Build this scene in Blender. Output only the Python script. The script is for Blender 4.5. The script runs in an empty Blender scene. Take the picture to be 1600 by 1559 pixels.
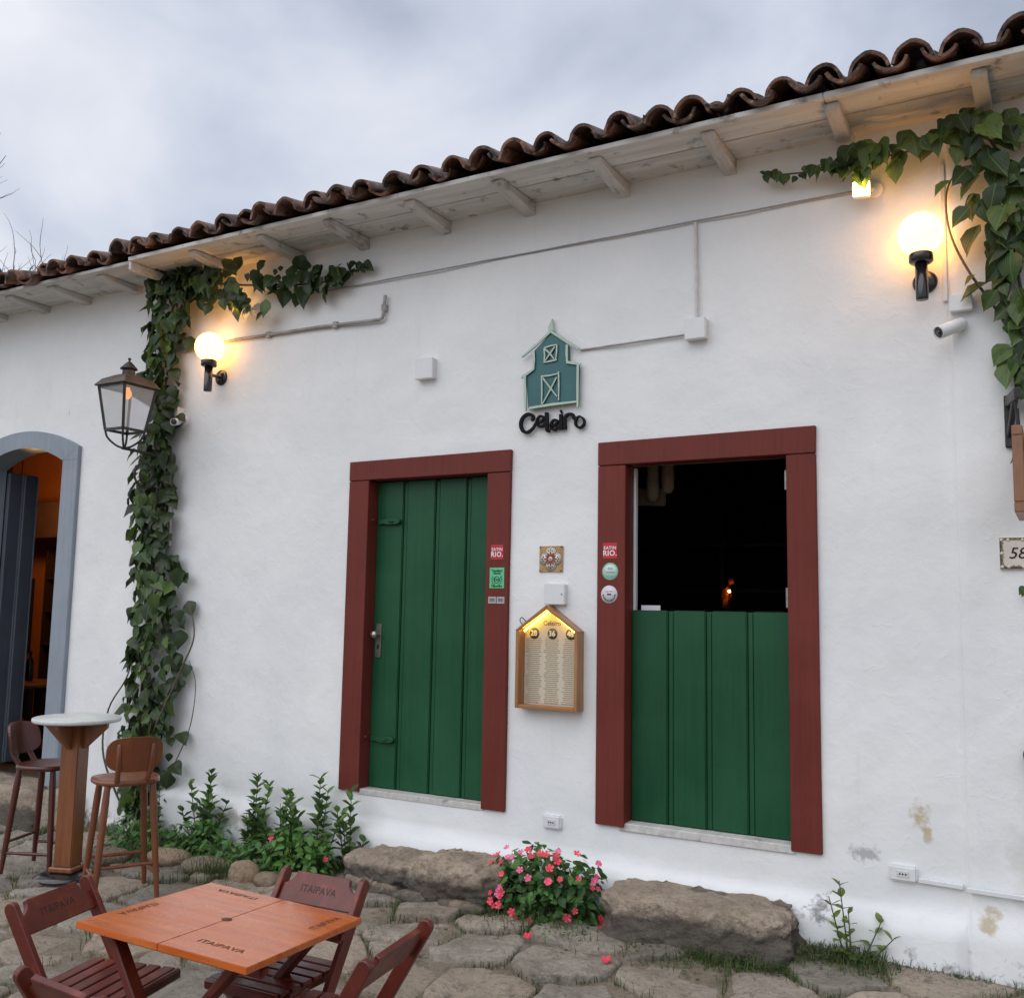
import bpy, bmesh, math, random
from mathutils import Vector, Matrix, noise
import numpy as np

S = bpy.context.scene
COL = S.collection
PI = math.pi

# ------------------------------------------------------------------ camera
cam_d = bpy.data.cameras.new('camera')
cam_d.sensor_fit = 'HORIZONTAL'; cam_d.sensor_width = 36.0
cam_d.lens = 1527.95 / 1600 * 36.0
cam_d.clip_end = 500
cam = bpy.data.objects.new('camera', cam_d); COL.objects.link(cam)
YAW, PITCH, ROLL = math.radians(29.557), math.radians(6.474), math.radians(1.060)
fw = Vector((-math.sin(YAW) * math.cos(PITCH), math.cos(YAW) * math.cos(PITCH), math.sin(PITCH)))
rt = Vector((math.cos(YAW), math.sin(YAW), 0)); up = rt.cross(fw)
r2 = rt * math.cos(ROLL) + up * math.sin(ROLL); u2 = -rt * math.sin(ROLL) + up * math.cos(ROLL)
cam.matrix_world = Matrix(((r2.x, u2.x, -fw.x, 2.450), (r2.y, u2.y, -fw.y, -5.395), (r2.z, u2.z, -fw.z, 1.229), (0, 0, 0, 1)))
S.camera = cam

# ------------------------------------------------------------------ world: overcast evening sky
SUN_EL, SUN_AZ = math.radians(52), math.radians(200)   # azimuth measured from +Y, clockwise
w = bpy.data.worlds.new('World'); S.world = w; w.use_nodes = True
nt = w.node_tree; N = nt.nodes; L = nt.links
for n in list(N): N.remove(n)
out = N.new('ShaderNodeOutputWorld'); bg = N.new('ShaderNodeBackground'); bg.inputs['Strength'].default_value = 1.0
L.new(bg.outputs[0], out.inputs[0])
sky = N.new('ShaderNodeTexSky'); sky.sky_type = 'NISHITA'; sky.sun_disc = False
sky.sun_elevation = SUN_EL; sky.sun_rotation = SUN_AZ; sky.air_density = 1.3; sky.dust_density = 2.0
sk = N.new('ShaderNodeMix'); sk.data_type = 'RGBA'; sk.blend_type = 'MULTIPLY'; sk.inputs[0].default_value = 1
L.new(sky.outputs[0], sk.inputs[6]); sk.inputs[7].default_value = (0.10, 0.10, 0.10, 1)
tc = N.new('ShaderNodeTexCoord'); mp = N.new('ShaderNodeMapping'); mp.inputs['Scale'].default_value = (1.0, 1.0, 1.9)
mp.inputs['Location'].default_value = (2.3, 0.55, 0.2); mp.inputs['Rotation'].default_value = (0, math.radians(12), 0)
L.new(tc.outputs['Generated'], mp.inputs[0])
n1 = N.new('ShaderNodeTexNoise'); n1.inputs['Scale'].default_value = 2.3; n1.inputs['Detail'].default_value = 6; n1.inputs['Roughness'].default_value = .48; n1.inputs['Distortion'].default_value = .35
L.new(mp.outputs[0], n1.inputs['Vector'])
cr = N.new('ShaderNodeValToRGB'); e = cr.color_ramp.elements
e[0].position = .33; e[0].color = (.39, .435, .545, 1)
e[1].position = .63; e[1].color = (.86, .87, .93, 1)
m = e.new(.48); m.color = (.61, .66, .775, 1)
L.new(n1.outputs[0], cr.inputs[0])
mx = N.new('ShaderNodeMix'); mx.data_type = 'RGBA'; mx.inputs[0].default_value = .92
L.new(sk.outputs[2], mx.inputs[6]); L.new(cr.outputs[0], mx.inputs[7]); L.new(mx.outputs[2], bg.inputs['Color'])

sun_d = bpy.data.lights.new('sun', 'SUN'); sun_d.energy = 1.5; sun_d.angle = math.radians(80); sun_d.color = (.98, .99, 1)
sun = bpy.data.objects.new('sun', sun_d); COL.objects.link(sun)
sv = Vector((math.sin(SUN_AZ) * math.cos(SUN_EL), math.cos(SUN_AZ) * math.cos(SUN_EL), math.sin(SUN_EL)))
sun.rotation_euler = sv.to_track_quat('Z', 'Y').to_euler(); sun.location = (0, -6, 12)
S.view_settings.view_transform = 'Standard'; S.view_settings.look = 'None'
S.view_settings.exposure = 0.08; S.view_settings.gamma = 1.0; S.view_settings.use_curve_mapping = False
S.render.engine = 'CYCLES'
S.cycles.max_bounces = 6; S.cycles.diffuse_bounces = 3; S.cycles.glossy_bounces = 3; S.cycles.transmission_bounces = 3; S.cycles.transparent_max_bounces = 6
S.cycles.caustics_reflective = False; S.cycles.caustics_refractive = False

# ------------------------------------------------------------------ helpers
class MB:
    """collects shapes, build() links them as one mesh object"""
    def __init__(s): s.v = []; s.f = []; s.sm = []
    def add(s, vs, fs, smooth=False):
        o = len(s.v); s.v += [tuple(p) for p in vs]
        for f in fs: s.f.append([o + i for i in f]); s.sm.append(smooth)
        return s
    def box(s, x0, x1, y0, y1, z0, z1):
        v = [(x, y, z) for z in (z0, z1) for y in (y0, y1) for x in (x0, x1)]
        return s.add(v, [(0, 2, 3, 1), (4, 5, 7, 6), (0, 1, 5, 4), (2, 6, 7, 3), (0, 4, 6, 2), (1, 3, 7, 5)])
    def beam(s, a, b, w, h, upv=(0, 0, 1)):
        a, b = Vector(a), Vector(b); d = (b - a).normalized(); upv = Vector(upv)
        x = d.cross(upv).normalized(); u = x.cross(d)
        v = [p + x * (sx * w / 2) + u * (su * h / 2) for p in (a, b) for su in (-1, 1) for sx in (-1, 1)]
        return s.add(v, [(0, 1, 3, 2), (4, 6, 7, 5), (0, 4, 5, 1), (2, 3, 7, 6), (0, 2, 6, 4), (1, 5, 7, 3)])
    def tube(s, path, r, n=8, caps=True, closed=False):
        P = [Vector(p) for p in path]; k = len(P)
        R = r if isinstance(r, (list, tuple)) else [r] * k
        T = []
        for i in range(k):
            if closed: t = P[(i + 1) % k] - P[i - 1]
            else: t = P[min(i + 1, k - 1)] - P[max(i - 1, 0)]
            T.append(t.normalized() if t.length > 1e-9 else Vector((0, 0, 1)))
        u = Vector((0, 0, 1)) if abs(T[0].z) < .9 else Vector((1, 0, 0))
        vs = []
        for i in range(k):
            u = (u - T[i] * u.dot(T[i]))
            u = u.normalized() if u.length > 1e-6 else T[i].orthogonal().normalized()
            b = T[i].cross(u)
            for j in range(n):
                a = 2 * PI * j / n; vs.append(P[i] + (u * math.cos(a) + b * math.sin(a)) * R[i])
        fs = []
        for i in range(k if closed else k - 1):
            i2 = (i + 1) % k
            for j in range(n):
                fs.append((i * n + j, i * n + (j + 1) % n, i2 * n + (j + 1) % n, i2 * n + j))
        s.add(vs, fs, True)
        if caps and not closed:
            s.add(vs[:n], [tuple(range(n - 1, -1, -1))]); s.add(vs[-n:], [tuple(range(n))])
        return s
    def lathe(s, prof, n=20, c=(0, 0, 0), smooth=True, rot=None):
        c = Vector(c); vs = []
        for r, z in prof:
            for j in range(n):
                a = 2 * PI * j / n; p = Vector((r * math.cos(a), r * math.sin(a), z))
                if rot: p = rot @ p
                vs.append(p + c)
        k = len(prof); fs = [(i * n + j, i * n + (j + 1) % n, (i + 1) * n + (j + 1) % n, (i + 1) * n + j) for i in range(k - 1) for j in range(n)]
        s.add(vs, fs, smooth)
        if prof[0][0] > 1e-4: s.add(vs[:n], [tuple(range(n - 1, -1, -1))])
        if prof[-1][0] > 1e-4: s.add(vs[-n:], [tuple(range(n))])
        return s
    def prism(s, poly, y0, y1, ax='xz'):
        """polygon in the x-z plane (or x-y) extruded from y0 to y1"""
        k = len(poly)
        if ax == 'xz': v = [(a, y0, b) for a, b in poly] + [(a, y1, b) for a, b in poly]
        elif ax == 'xy': v = [(a, b, y0) for a, b in poly] + [(a, b, y1) for a, b in poly]
        else: v = [(y0, a, b) for a, b in poly] + [(y1, a, b) for a, b in poly]
        return s.add(v, [tuple(range(k)), tuple(range(2 * k - 1, k - 1, -1))] + [(i, k + i, k + (i + 1) % k, (i + 1) % k) for i in range(k)])
    def ribbon(s, pts, w, y0, y1):
        """stroke of varying width in the wall plane, extruded"""
        k = len(pts); W_ = w if isinstance(w, (list, tuple)) else [w] * k
        Lp, Rp = [], []
        for i in range(k):
            a = Vector(pts[max(i - 1, 0)]); b = Vector(pts[min(i + 1, k - 1)]); d = (b - a)
            d = d.normalized() if d.length > 1e-9 else Vector((1, 0)); n = Vector((-d.y, d.x)); p = Vector(pts[i])
            Lp.append(p + n * W_[i] / 2); Rp.append(p - n * W_[i] / 2)
        v = [(p.x, y0, p.y) for p in Lp] + [(p.x, y0, p.y) for p in Rp] + [(p.x, y1, p.y) for p in Lp] + [(p.x, y1, p.y) for p in Rp]
        f = []
        for i in range(k - 1):
            f += [(i, i + 1, k + i + 1, k + i), (2 * k + i, 3 * k + i, 3 * k + i + 1, 2 * k + i + 1), (i, 2 * k + i, 2 * k + i + 1, i + 1), (k + i, k + i + 1, 3 * k + i + 1, 3 * k + i)]
        f += [(0, k, 3 * k, 2 * k), (k - 1, 3 * k - 1, 4 * k - 1, 2 * k - 1)]
        return s.add(v, f)
    def mesh(s, name, bevel=0, seg=1):
        me = bpy.data.meshes.new(name); me.from_pydata(s.v, [], s.f)
        me.polygons.foreach_set('use_smooth', s.sm)
        bm = bmesh.new(); bm.from_mesh(me)
        bmesh.ops.recalc_face_normals(bm, faces=bm.faces)
        if bevel:
            ed = [e for e in bm.edges if len(e.link_faces) == 2 and e.calc_face_angle(0) > .6]
            bmesh.ops.bevel(bm, geom=ed, offset=bevel, segments=seg, affect='EDGES', clamp_overlap=True)
        bm.to_mesh(me); bm.free(); return me
    def build(s, name, mat, parent=None, loc=None, bevel=0, seg=1):
        return obj(name, s.mesh(name, bevel, seg), mat, parent, loc)

def obj(name, me, mat, parent=None, loc=None):
    o = bpy.data.objects.new(name, me); COL.objects.link(o)
    if mat is not None:
        if not me.materials: me.materials.append(mat)
    if parent: o.parent = parent
    if loc: o.location = loc
    return o
def tag(o, label, cat, group=None, kind=None):
    o['label'] = label; o['category'] = cat
    if group: o['group'] = group
    if kind: o['kind'] = kind
    return o
def thing(name, label, cat, loc=(0, 0, 0), rz=0, group=None):
    o = bpy.data.objects.new(name, None); COL.objects.link(o); o.empty_display_size = .1
    o.location = loc; o.rotation_euler = (0, 0, rz)
    return tag(o, label, cat, group)
def smooth_path(pts, n=6):
    P = [Vector(p) for p in pts]; r = []
    for i in range(len(P) - 1):
        p0, p1, p2, p3 = P[max(i - 1, 0)], P[i], P[i + 1], P[min(i + 2, len(P) - 1)]
        for k in range(n):
            t = k / n
            r.append(.5 * ((2 * p1) + (p2 - p0) * t + (2 * p0 - 5 * p1 + 4 * p2 - p3) * t * t + (3 * p1 - p0 - 3 * p2 + p3) * t ** 3))
    r.append(P[-1]); return r
def text_mesh(body, size, bold=0.0, shear=0.0, align='CENTER', spacing=1.0):
    cu = bpy.data.curves.new('t', 'FONT'); cu.body = body; cu.size = size; cu.align_x = align; cu.align_y = 'CENTER'
    cu.offset = bold; cu.shear = shear; cu.space_character = spacing; cu.resolution_u = 3
    o = bpy.data.objects.new('t', cu); COL.objects.link(o)
    dg = bpy.context.evaluated_depsgraph_get(); dg.update()
    me = bpy.data.meshes.new_from_object(o.evaluated_get(dg))
    bpy.data.objects.remove(o); bpy.data.curves.remove(cu); me.materials.clear()
    return me
def wall_text(name, body, size, x, y, z, mat, parent=None, **k):
    o = obj(name, text_mesh(body, size, **k), mat, parent); o.location = (x, y, z); o.rotation_euler = (PI / 2, 0, 0); return o

# ------------------------------------------------------------------ materials
MATS = {}
def nodes(name):
    m = bpy.data.materials.new(name); m.use_nodes = True; MATS[name] = m
    n = m.node_tree.nodes; return m, n, m.node_tree.links, n['Principled BSDF']
def mixc(n, l, fac, a, b, blend='MIX'):
    q = n.new('ShaderNodeMix'); q.data_type = 'RGBA'; q.blend_type = blend
    for k, s in ((0, fac), (6, a), (7, b)):
        if hasattr(s, 'is_output'): l.new(s, q.inputs[k])
        elif k == 0: q.inputs[0].default_value = s
        else: q.inputs[k].default_value = (*s[:3], 1)
    return q.outputs[2]
def noise_n(n, l, scale, detail=5, rough=.6, vec=None, dist=0, stretch=None):
    t = n.new('ShaderNodeTexNoise'); t.inputs['Scale'].default_value = scale; t.inputs['Detail'].default_value = detail
    t.inputs['Roughness'].default_value = rough; t.inputs['Distortion'].default_value = dist
    if vec is None: vec = n.new('ShaderNodeTexCoord').outputs['Object']
    if stretch:
        mp = n.new('ShaderNodeMapping'); mp.inputs['Scale'].default_value = stretch; l.new(vec, mp.inputs[0]); vec = mp.outputs[0]
    l.new(vec, t.inputs['Vector']); return t.outputs[0]
def ramp(n, l, fac, p0, p1, c0=(0, 0, 0), c1=(1, 1, 1)):
    r = n.new('ShaderNodeValToRGB'); e = r.color_ramp.elements
    e[0].position, e[1].position = p0, p1; e[0].color = (*c0, 1); e[1].color = (*c1, 1)
    l.new(fac, r.inputs[0]); return r.outputs[0]
def bumpn(n, l, b, h, strength, dist=.01, prev=None):
    q = n.new('ShaderNodeBump'); q.inputs['Strength'].default_value = strength; q.inputs['Distance'].default_value = dist
    l.new(h, q.inputs['Height'])
    if prev: l.new(prev, q.inputs['Normal'])
    if b: l.new(q.outputs[0], b.inputs['Normal'])
    return q.outputs[0]
def flat(name, c, rough=.6, var=.12, scale=12, bump=.1, bscale=60, metal=0, coat=0, spec=.5, rnd=0):
    m, n, l, b = nodes(name)
    c0 = tuple(x * (1 - var) for x in c); c1 = tuple(min(1, x * (1 + var)) for x in c)
    col = mixc(n, l, ramp(n, l, noise_n(n, l, scale), .3, .7), c0, c1)
    if rnd:
        oi = n.new('ShaderNodeObjectInfo'); hs = n.new('ShaderNodeHueSaturation'); mr = n.new('ShaderNodeMapRange')
        mr.inputs[3].default_value = 1 - rnd; mr.inputs[4].default_value = 1 + rnd
        l.new(oi.outputs['Random'], mr.inputs[0]); l.new(mr.outputs[0], hs.inputs['Value']); l.new(col, hs.inputs['Color']); col = hs.outputs[0]
    l.new(col, b.inputs['Base Color']); b.inputs['Roughness'].default_value = rough; b.inputs['Metallic'].default_value = metal
    b.inputs['Coat Weight'].default_value = coat; b.inputs['Coat Roughness'].default_value = .15; b.inputs['Specular IOR Level'].default_value = spec
    if bump: bumpn(n, l, b, noise_n(n, l, bscale), bump, .01)
    return m
def painted(name, c, rough=.45, spec=.28, scuff=(.3, .3, .3), rnd=.0):
    """brushed oil paint on timber: vertical streaks, faded blotches, small scuffs"""
    m, n, l, b = nodes(name); O = n.new('ShaderNodeTexCoord').outputs['Object']
    st = noise_n(n, l, 1, 5, .6, O, stretch=(45, 45, 1.6)); bl = noise_n(n, l, 2.2, 4, .6, O)
    col = mixc(n, l, ramp(n, l, st, .3, .7), tuple(x * .88 for x in c), tuple(x * 1.10 for x in c))
    col = mixc(n, l, ramp(n, l, bl, .40, .72, (0, 0, 0), (.55,) * 3), col, tuple(x * 1.32 + .006 for x in c))
    sc = noise_n(n, l, 26, 5, .75, O, stretch=(1, 1, .5))
    col = mixc(n, l, ramp(n, l, sc, .70, .76, (0, 0, 0), (.55,) * 3), col, scuff)
    oi = n.new('ShaderNodeObjectInfo'); hs = n.new('ShaderNodeHueSaturation'); mr = n.new('ShaderNodeMapRange'); mr.inputs[3].default_value = 1 - rnd; mr.inputs[4].default_value = 1 + rnd
    l.new(oi.outputs['Random'], mr.inputs[0]); l.new(mr.outputs[0], hs.inputs['Value']); l.new(col, hs.inputs['Color'])
    l.new(hs.outputs[0], b.inputs['Base Color']); b.inputs['Specular IOR Level'].default_value = spec
    l.new(ramp(n, l, bl, .3, .7, (rough * .8,) * 3, (min(1, rough * 1.3),) * 3), b.inputs['Roughness'])
    bumpn(n, l, b, st, .22, .006); return m
def emit(name, c, s):
    m, n, l, b = nodes(name); b.inputs['Base Color'].default_value = (*c, 1); b.inputs['Emission Color'].default_value = (*c, 1)
    b.inputs['Emission Strength'].default_value = s; return m
def wood(name, c0, c1, rough=.35, stretch=(30, 3, 30), coat=.2, bump=.06, wear=None, rnd=0):
    m, n, l, b = nodes(name)
    g = noise_n(n, l, 1.0, 6, .65, stretch=stretch, dist=.4)
    col = mixc(n, l, ramp(n, l, g, .3, .7), c0, c1)
    if wear: col = mixc(n, l, ramp(n, l, noise_n(n, l, 9, 4, .6), .58, .70), col, wear)
    if rnd:
        oi = n.new('ShaderNodeObjectInfo'); hs = n.new('ShaderNodeHueSaturation'); mr = n.new('ShaderNodeMapRange')
        mr.inputs[3].default_value = 1 - rnd; mr.inputs[4].default_value = 1 + rnd
        l.new(oi.outputs['Random'], mr.inputs[0]); l.new(mr.outputs[0], hs.inputs['Value']); l.new(col, hs.inputs['Color']); col = hs.outputs[0]
    l.new(col, b.inputs['Base Color']); b.inputs['Coat Weight'].default_value = coat; b.inputs['Coat Roughness'].default_value = .25
    rr = ramp(n, l, noise_n(n, l, 7), .3, .7, (rough * .75,) * 3, (min(1, rough * 1.35),) * 3); l.new(rr, b.inputs['Roughness'])
    bumpn(n, l, b, g, bump, .01); return m

def plaster():
    m, n, l, b = nodes('white_plaster')
    tcn = n.new('ShaderNodeTexCoord'); O = tcn.outputs['Object']
    sx = n.new('ShaderNodeSeparateXYZ'); l.new(O, sx.inputs[0])
    col = mixc(n, l, ramp(n, l, noise_n(n, l, 1.3, 6, .6, O), .35, .68), (.765, .78, .785), (.85, .855, .85))
    # fine grey dust streaks
    col = mixc(n, l, ramp(n, l, noise_n(n, l, 1, 5, .65, O, stretch=(9, 9, 1.2)), .60, .80, (0, 0, 0), (.22, .22, .22)), col, (.55, .56, .55))
    NZ = [noise_n(n, l, 13, 5, .63, O), noise_n(n, l, 24, 5, .63, O)]
    def spot(x, z, rx, rz, c, amt, lo=.42, hi=.62, ns=14):
        nonlocal col
        mpn = n.new('ShaderNodeMapping'); mpn.vector_type = 'POINT'
        mpn.inputs['Location'].default_value = (-x / rx, 0, -z / rz); mpn.inputs['Scale'].default_value = (1 / rx, 0, 1 / rz)
        l.new(O, mpn.inputs[0])
        ln = n.new('ShaderNodeVectorMath'); ln.operation = 'LENGTH'; l.new(mpn.outputs[0], ln.inputs[0])
        f1 = n.new('ShaderNodeMapRange'); l.new(ln.outputs['Value'], f1.inputs[0]); f1.inputs[1].default_value = 0; f1.inputs[2].default_value = 1.0
        f1.inputs[3].default_value = .34; f1.inputs[4].default_value = -.34
        ad = n.new('ShaderNodeMath'); l.new(f1.outputs[0], ad.inputs[0]); l.new(NZ[0 if ns < 18 else 1], ad.inputs[1])
        r = ramp(n, l, ad.outputs[0], lo + .12, hi + .12, (0, 0, 0), (amt,) * 3)
        col = mixc(n, l, r, col, c)
    spot(1.78, .24, .14, .17, (.46, .36, .17), .75)
    spot(1.80, .17, .06, .15, (.46, .36, .17), .6)
    spot(2.06, -.20, .13, .16, (.45, .34, .17), .7)
    spot(2.22, .1, .18, .5, (.60, .58, .50), .4)
    spot(1.50, .03, .20, .10, (.24, .25, .27), .6, ns=22)
    spot(1.28, -.27, .16, .16, (.16, .16, .16), .8, ns=26)
    spot(1.0, -.30, .5, .08, (.20, .20, .19), .6, ns=26)
    spot(-1.05, -.36, .8, .09, (.30, .28, .24), .6, ns=20)
    spot(-2.9, -.30, .9, .16, (.40, .38, .33), .7, ns=9)
    # rising damp along the foot of the wall
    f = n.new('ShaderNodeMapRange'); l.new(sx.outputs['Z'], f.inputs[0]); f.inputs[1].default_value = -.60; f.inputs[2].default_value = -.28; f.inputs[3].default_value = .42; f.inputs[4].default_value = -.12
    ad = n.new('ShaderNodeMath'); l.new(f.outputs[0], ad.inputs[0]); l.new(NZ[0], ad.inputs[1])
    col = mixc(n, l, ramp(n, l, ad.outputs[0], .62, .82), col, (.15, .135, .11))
    l.new(col, b.inputs['Base Color']); b.inputs['Roughness'].default_value = .85; b.inputs['Specular IOR Level'].default_value = .25
    h1 = noise_n(n, l, 5, 5, .55, O); h2 = ramp(n, l, noise_n(n, l, 8, 3, .5, O, dist=1.2), .62, .67, (0, 0, 0), (.06, .06, .06))
    sm = n.new('ShaderNodeMath'); l.new(h1, sm.inputs[0]); l.new(h2, sm.inputs[1])
    bumpn(n, l, b, sm.outputs[0], .30, .035)
    return m
def stone(name, a, c, dark, moss=None, rnd=.2, lowdark=0):
    m, n, l, b = nodes(name)
    O = n.new('ShaderNodeTexCoord').outputs['Object']
    oi = n.new('ShaderNodeObjectInfo')
    wn = n.new('ShaderNodeTexWhiteNoise'); wn.noise_dimensions = '1D'; l.new(oi.outputs['Random'], wn.inputs['W'])
    ad0 = n.new('ShaderNodeVectorMath'); ad0.operation = 'ADD'; l.new(O, ad0.inputs[0]); l.new(oi.outputs['Location'], ad0.inputs[1]); OW = ad0.outputs[0]
    col = mixc(n, l, ramp(n, l, noise_n(n, l, 4, 5, .65, OW), .32, .70), a, c)
    col = mixc(n, l, ramp(n, l, wn.outputs['Value'], .45, 1.0, (0, 0, 0), (.5,) * 3), col, (c[0] * 1.1, c[1] * .93, c[2] * .78))
    col = mixc(n, l, ramp(n, l, noise_n(n, l, 38, 3, .75, OW), .52, .66, (0, 0, 0), (.55,) * 3), col, dark)
    col = mixc(n, l, ramp(n, l, noise_n(n, l, 80, 2, .6, OW), .62, .70, (0, 0, 0), (.45,) * 3), col, (.50, .46, .41))
    col = mixc(n, l, ramp(n, l, noise_n(n, l, 8, 6, .72, OW, dist=.5), .55, .72, (0, 0, 0), (.8,) * 3), col, dark)
    if moss: col = mixc(n, l, ramp(n, l, noise_n(n, l, 5, 5, .68, OW), .56, .70, (0, 0, 0), (.65,) * 3), col, moss)
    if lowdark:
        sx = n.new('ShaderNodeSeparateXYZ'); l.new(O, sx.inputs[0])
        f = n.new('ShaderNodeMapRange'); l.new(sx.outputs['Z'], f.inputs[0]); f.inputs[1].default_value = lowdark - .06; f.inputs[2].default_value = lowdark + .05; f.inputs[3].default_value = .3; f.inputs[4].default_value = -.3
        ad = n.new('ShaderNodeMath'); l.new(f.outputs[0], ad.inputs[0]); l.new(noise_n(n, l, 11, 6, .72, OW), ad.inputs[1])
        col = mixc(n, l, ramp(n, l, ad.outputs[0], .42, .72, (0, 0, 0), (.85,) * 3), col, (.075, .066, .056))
    hs = n.new('ShaderNodeHueSaturation'); mr = n.new('ShaderNodeMapRange')
    mr.inputs[3].default_value = 1 - rnd; mr.inputs[4].default_value = 1 + rnd
    l.new(oi.outputs['Random'], mr.inputs[0]); l.new(mr.outputs[0], hs.inputs['Value']); l.new(col, hs.inputs['Color'])
    l.new(hs.outputs[0], b.inputs['Base Color']); b.inputs['Roughness'].default_value = .72; b.inputs['Specular IOR Level'].default_value = .4
    bumpn(n, l, b, noise_n(n, l, 13, 8, .74, OW), 1.0, .035)
    return m
def leafmat(name, c0, c1, trans=.25, rough=.38, rnd=.3):
    m, n, l, b = nodes(name)
    oi = n.new('ShaderNodeObjectInfo')
    col = mixc(n, l, oi.outputs['Random'], c0, c1)
    hs = n.new('ShaderNodeHueSaturation'); mr = n.new('ShaderNodeMapRange'); wn = n.new('ShaderNodeTexWhiteNoise'); wn.noise_dimensions = '1D'
    l.new(oi.outputs['Random'], wn.inputs['W']); mr.inputs[3].default_value = 1 - rnd; mr.inputs[4].default_value = 1 + rnd
    l.new(wn.outputs['Value'], mr.inputs[0]); l.new(mr.outputs[0], hs.inputs['Value']); l.new(col, hs.inputs['Color']); col = hs.outputs[0]
    O = n.new('ShaderNodeTexCoord').outputs['Object']
    col = mixc(n, l, ramp(n, l, noise_n(n, l, 6, 4, .6, O), .4, .7, (0, 0, 0), (.35,) * 3), col, tuple(x * .55 for x in c0))
    # pale midrib
    sx = n.new('ShaderNodeSeparateXYZ'); l.new(O, sx.inputs[0]); ab = n.new('ShaderNodeMath'); ab.operation = 'ABSOLUTE'; l.new(sx.outputs['X'], ab.inputs[0])
    col = mixc(n, l, ramp(n, l, ab.outputs[0], .004, .03, (.4,) * 3, (0, 0, 0)), col, tuple(min(1, x * 2.0) for x in c1))
    l.new(col, b.inputs['Base Color']); b.inputs['Roughness'].default_value = rough; b.inputs['Specular IOR Level'].default_value = .45
    wv = n.new('ShaderNodeTexWave'); wv.inputs['Scale'].default_value = 4; wv.inputs['Distortion'].default_value = 1.5; l.new(O, wv.inputs[0])
    bumpn(n, l, b, wv.outputs['Fac'], .18, .03)
    tr = n.new('ShaderNodeBsdfTranslucent'); hs2 = n.new('ShaderNodeHueSaturation'); hs2.inputs['Value'].default_value = 1.6; l.new(col, hs2.inputs['Color']); l.new(hs2.outputs[0], tr.inputs['Color'])
    ms = n.new('ShaderNodeMixShader'); ms.inputs[0].default_value = trans; l.new(b.outputs[0], ms.inputs[1]); l.new(tr.outputs[0], ms.inputs[2])
    l.new(ms.outputs[0], n['Material Output'].inputs[0]); return m
def glassmat():
    m, n, l, b = nodes('old_lantern_glass')
    g = n.new('ShaderNodeBsdfTransparent'); gl = n.new('ShaderNodeBsdfGlossy'); gl.inputs['Roughness'].default_value = .12
    df = n.new('ShaderNodeBsdfDiffuse'); df.inputs['Color'].default_value = (.62, .64, .63, 1)
    m1 = n.new('ShaderNodeMixShader'); m1.inputs[0].default_value = .34; l.new(g.outputs[0], m1.inputs[1]); l.new(df.outputs[0], m1.inputs[2])
    fr = n.new('ShaderNodeFresnel'); m2 = n.new('ShaderNodeMixShader'); l.new(fr.outputs[0], m2.inputs[0]); l.new(m1.outputs[0], m2.inputs[1]); l.new(gl.outputs[0], m2.inputs[2])
    l.new(m2.outputs[0], n['Material Output'].inputs[0]); return m

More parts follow.
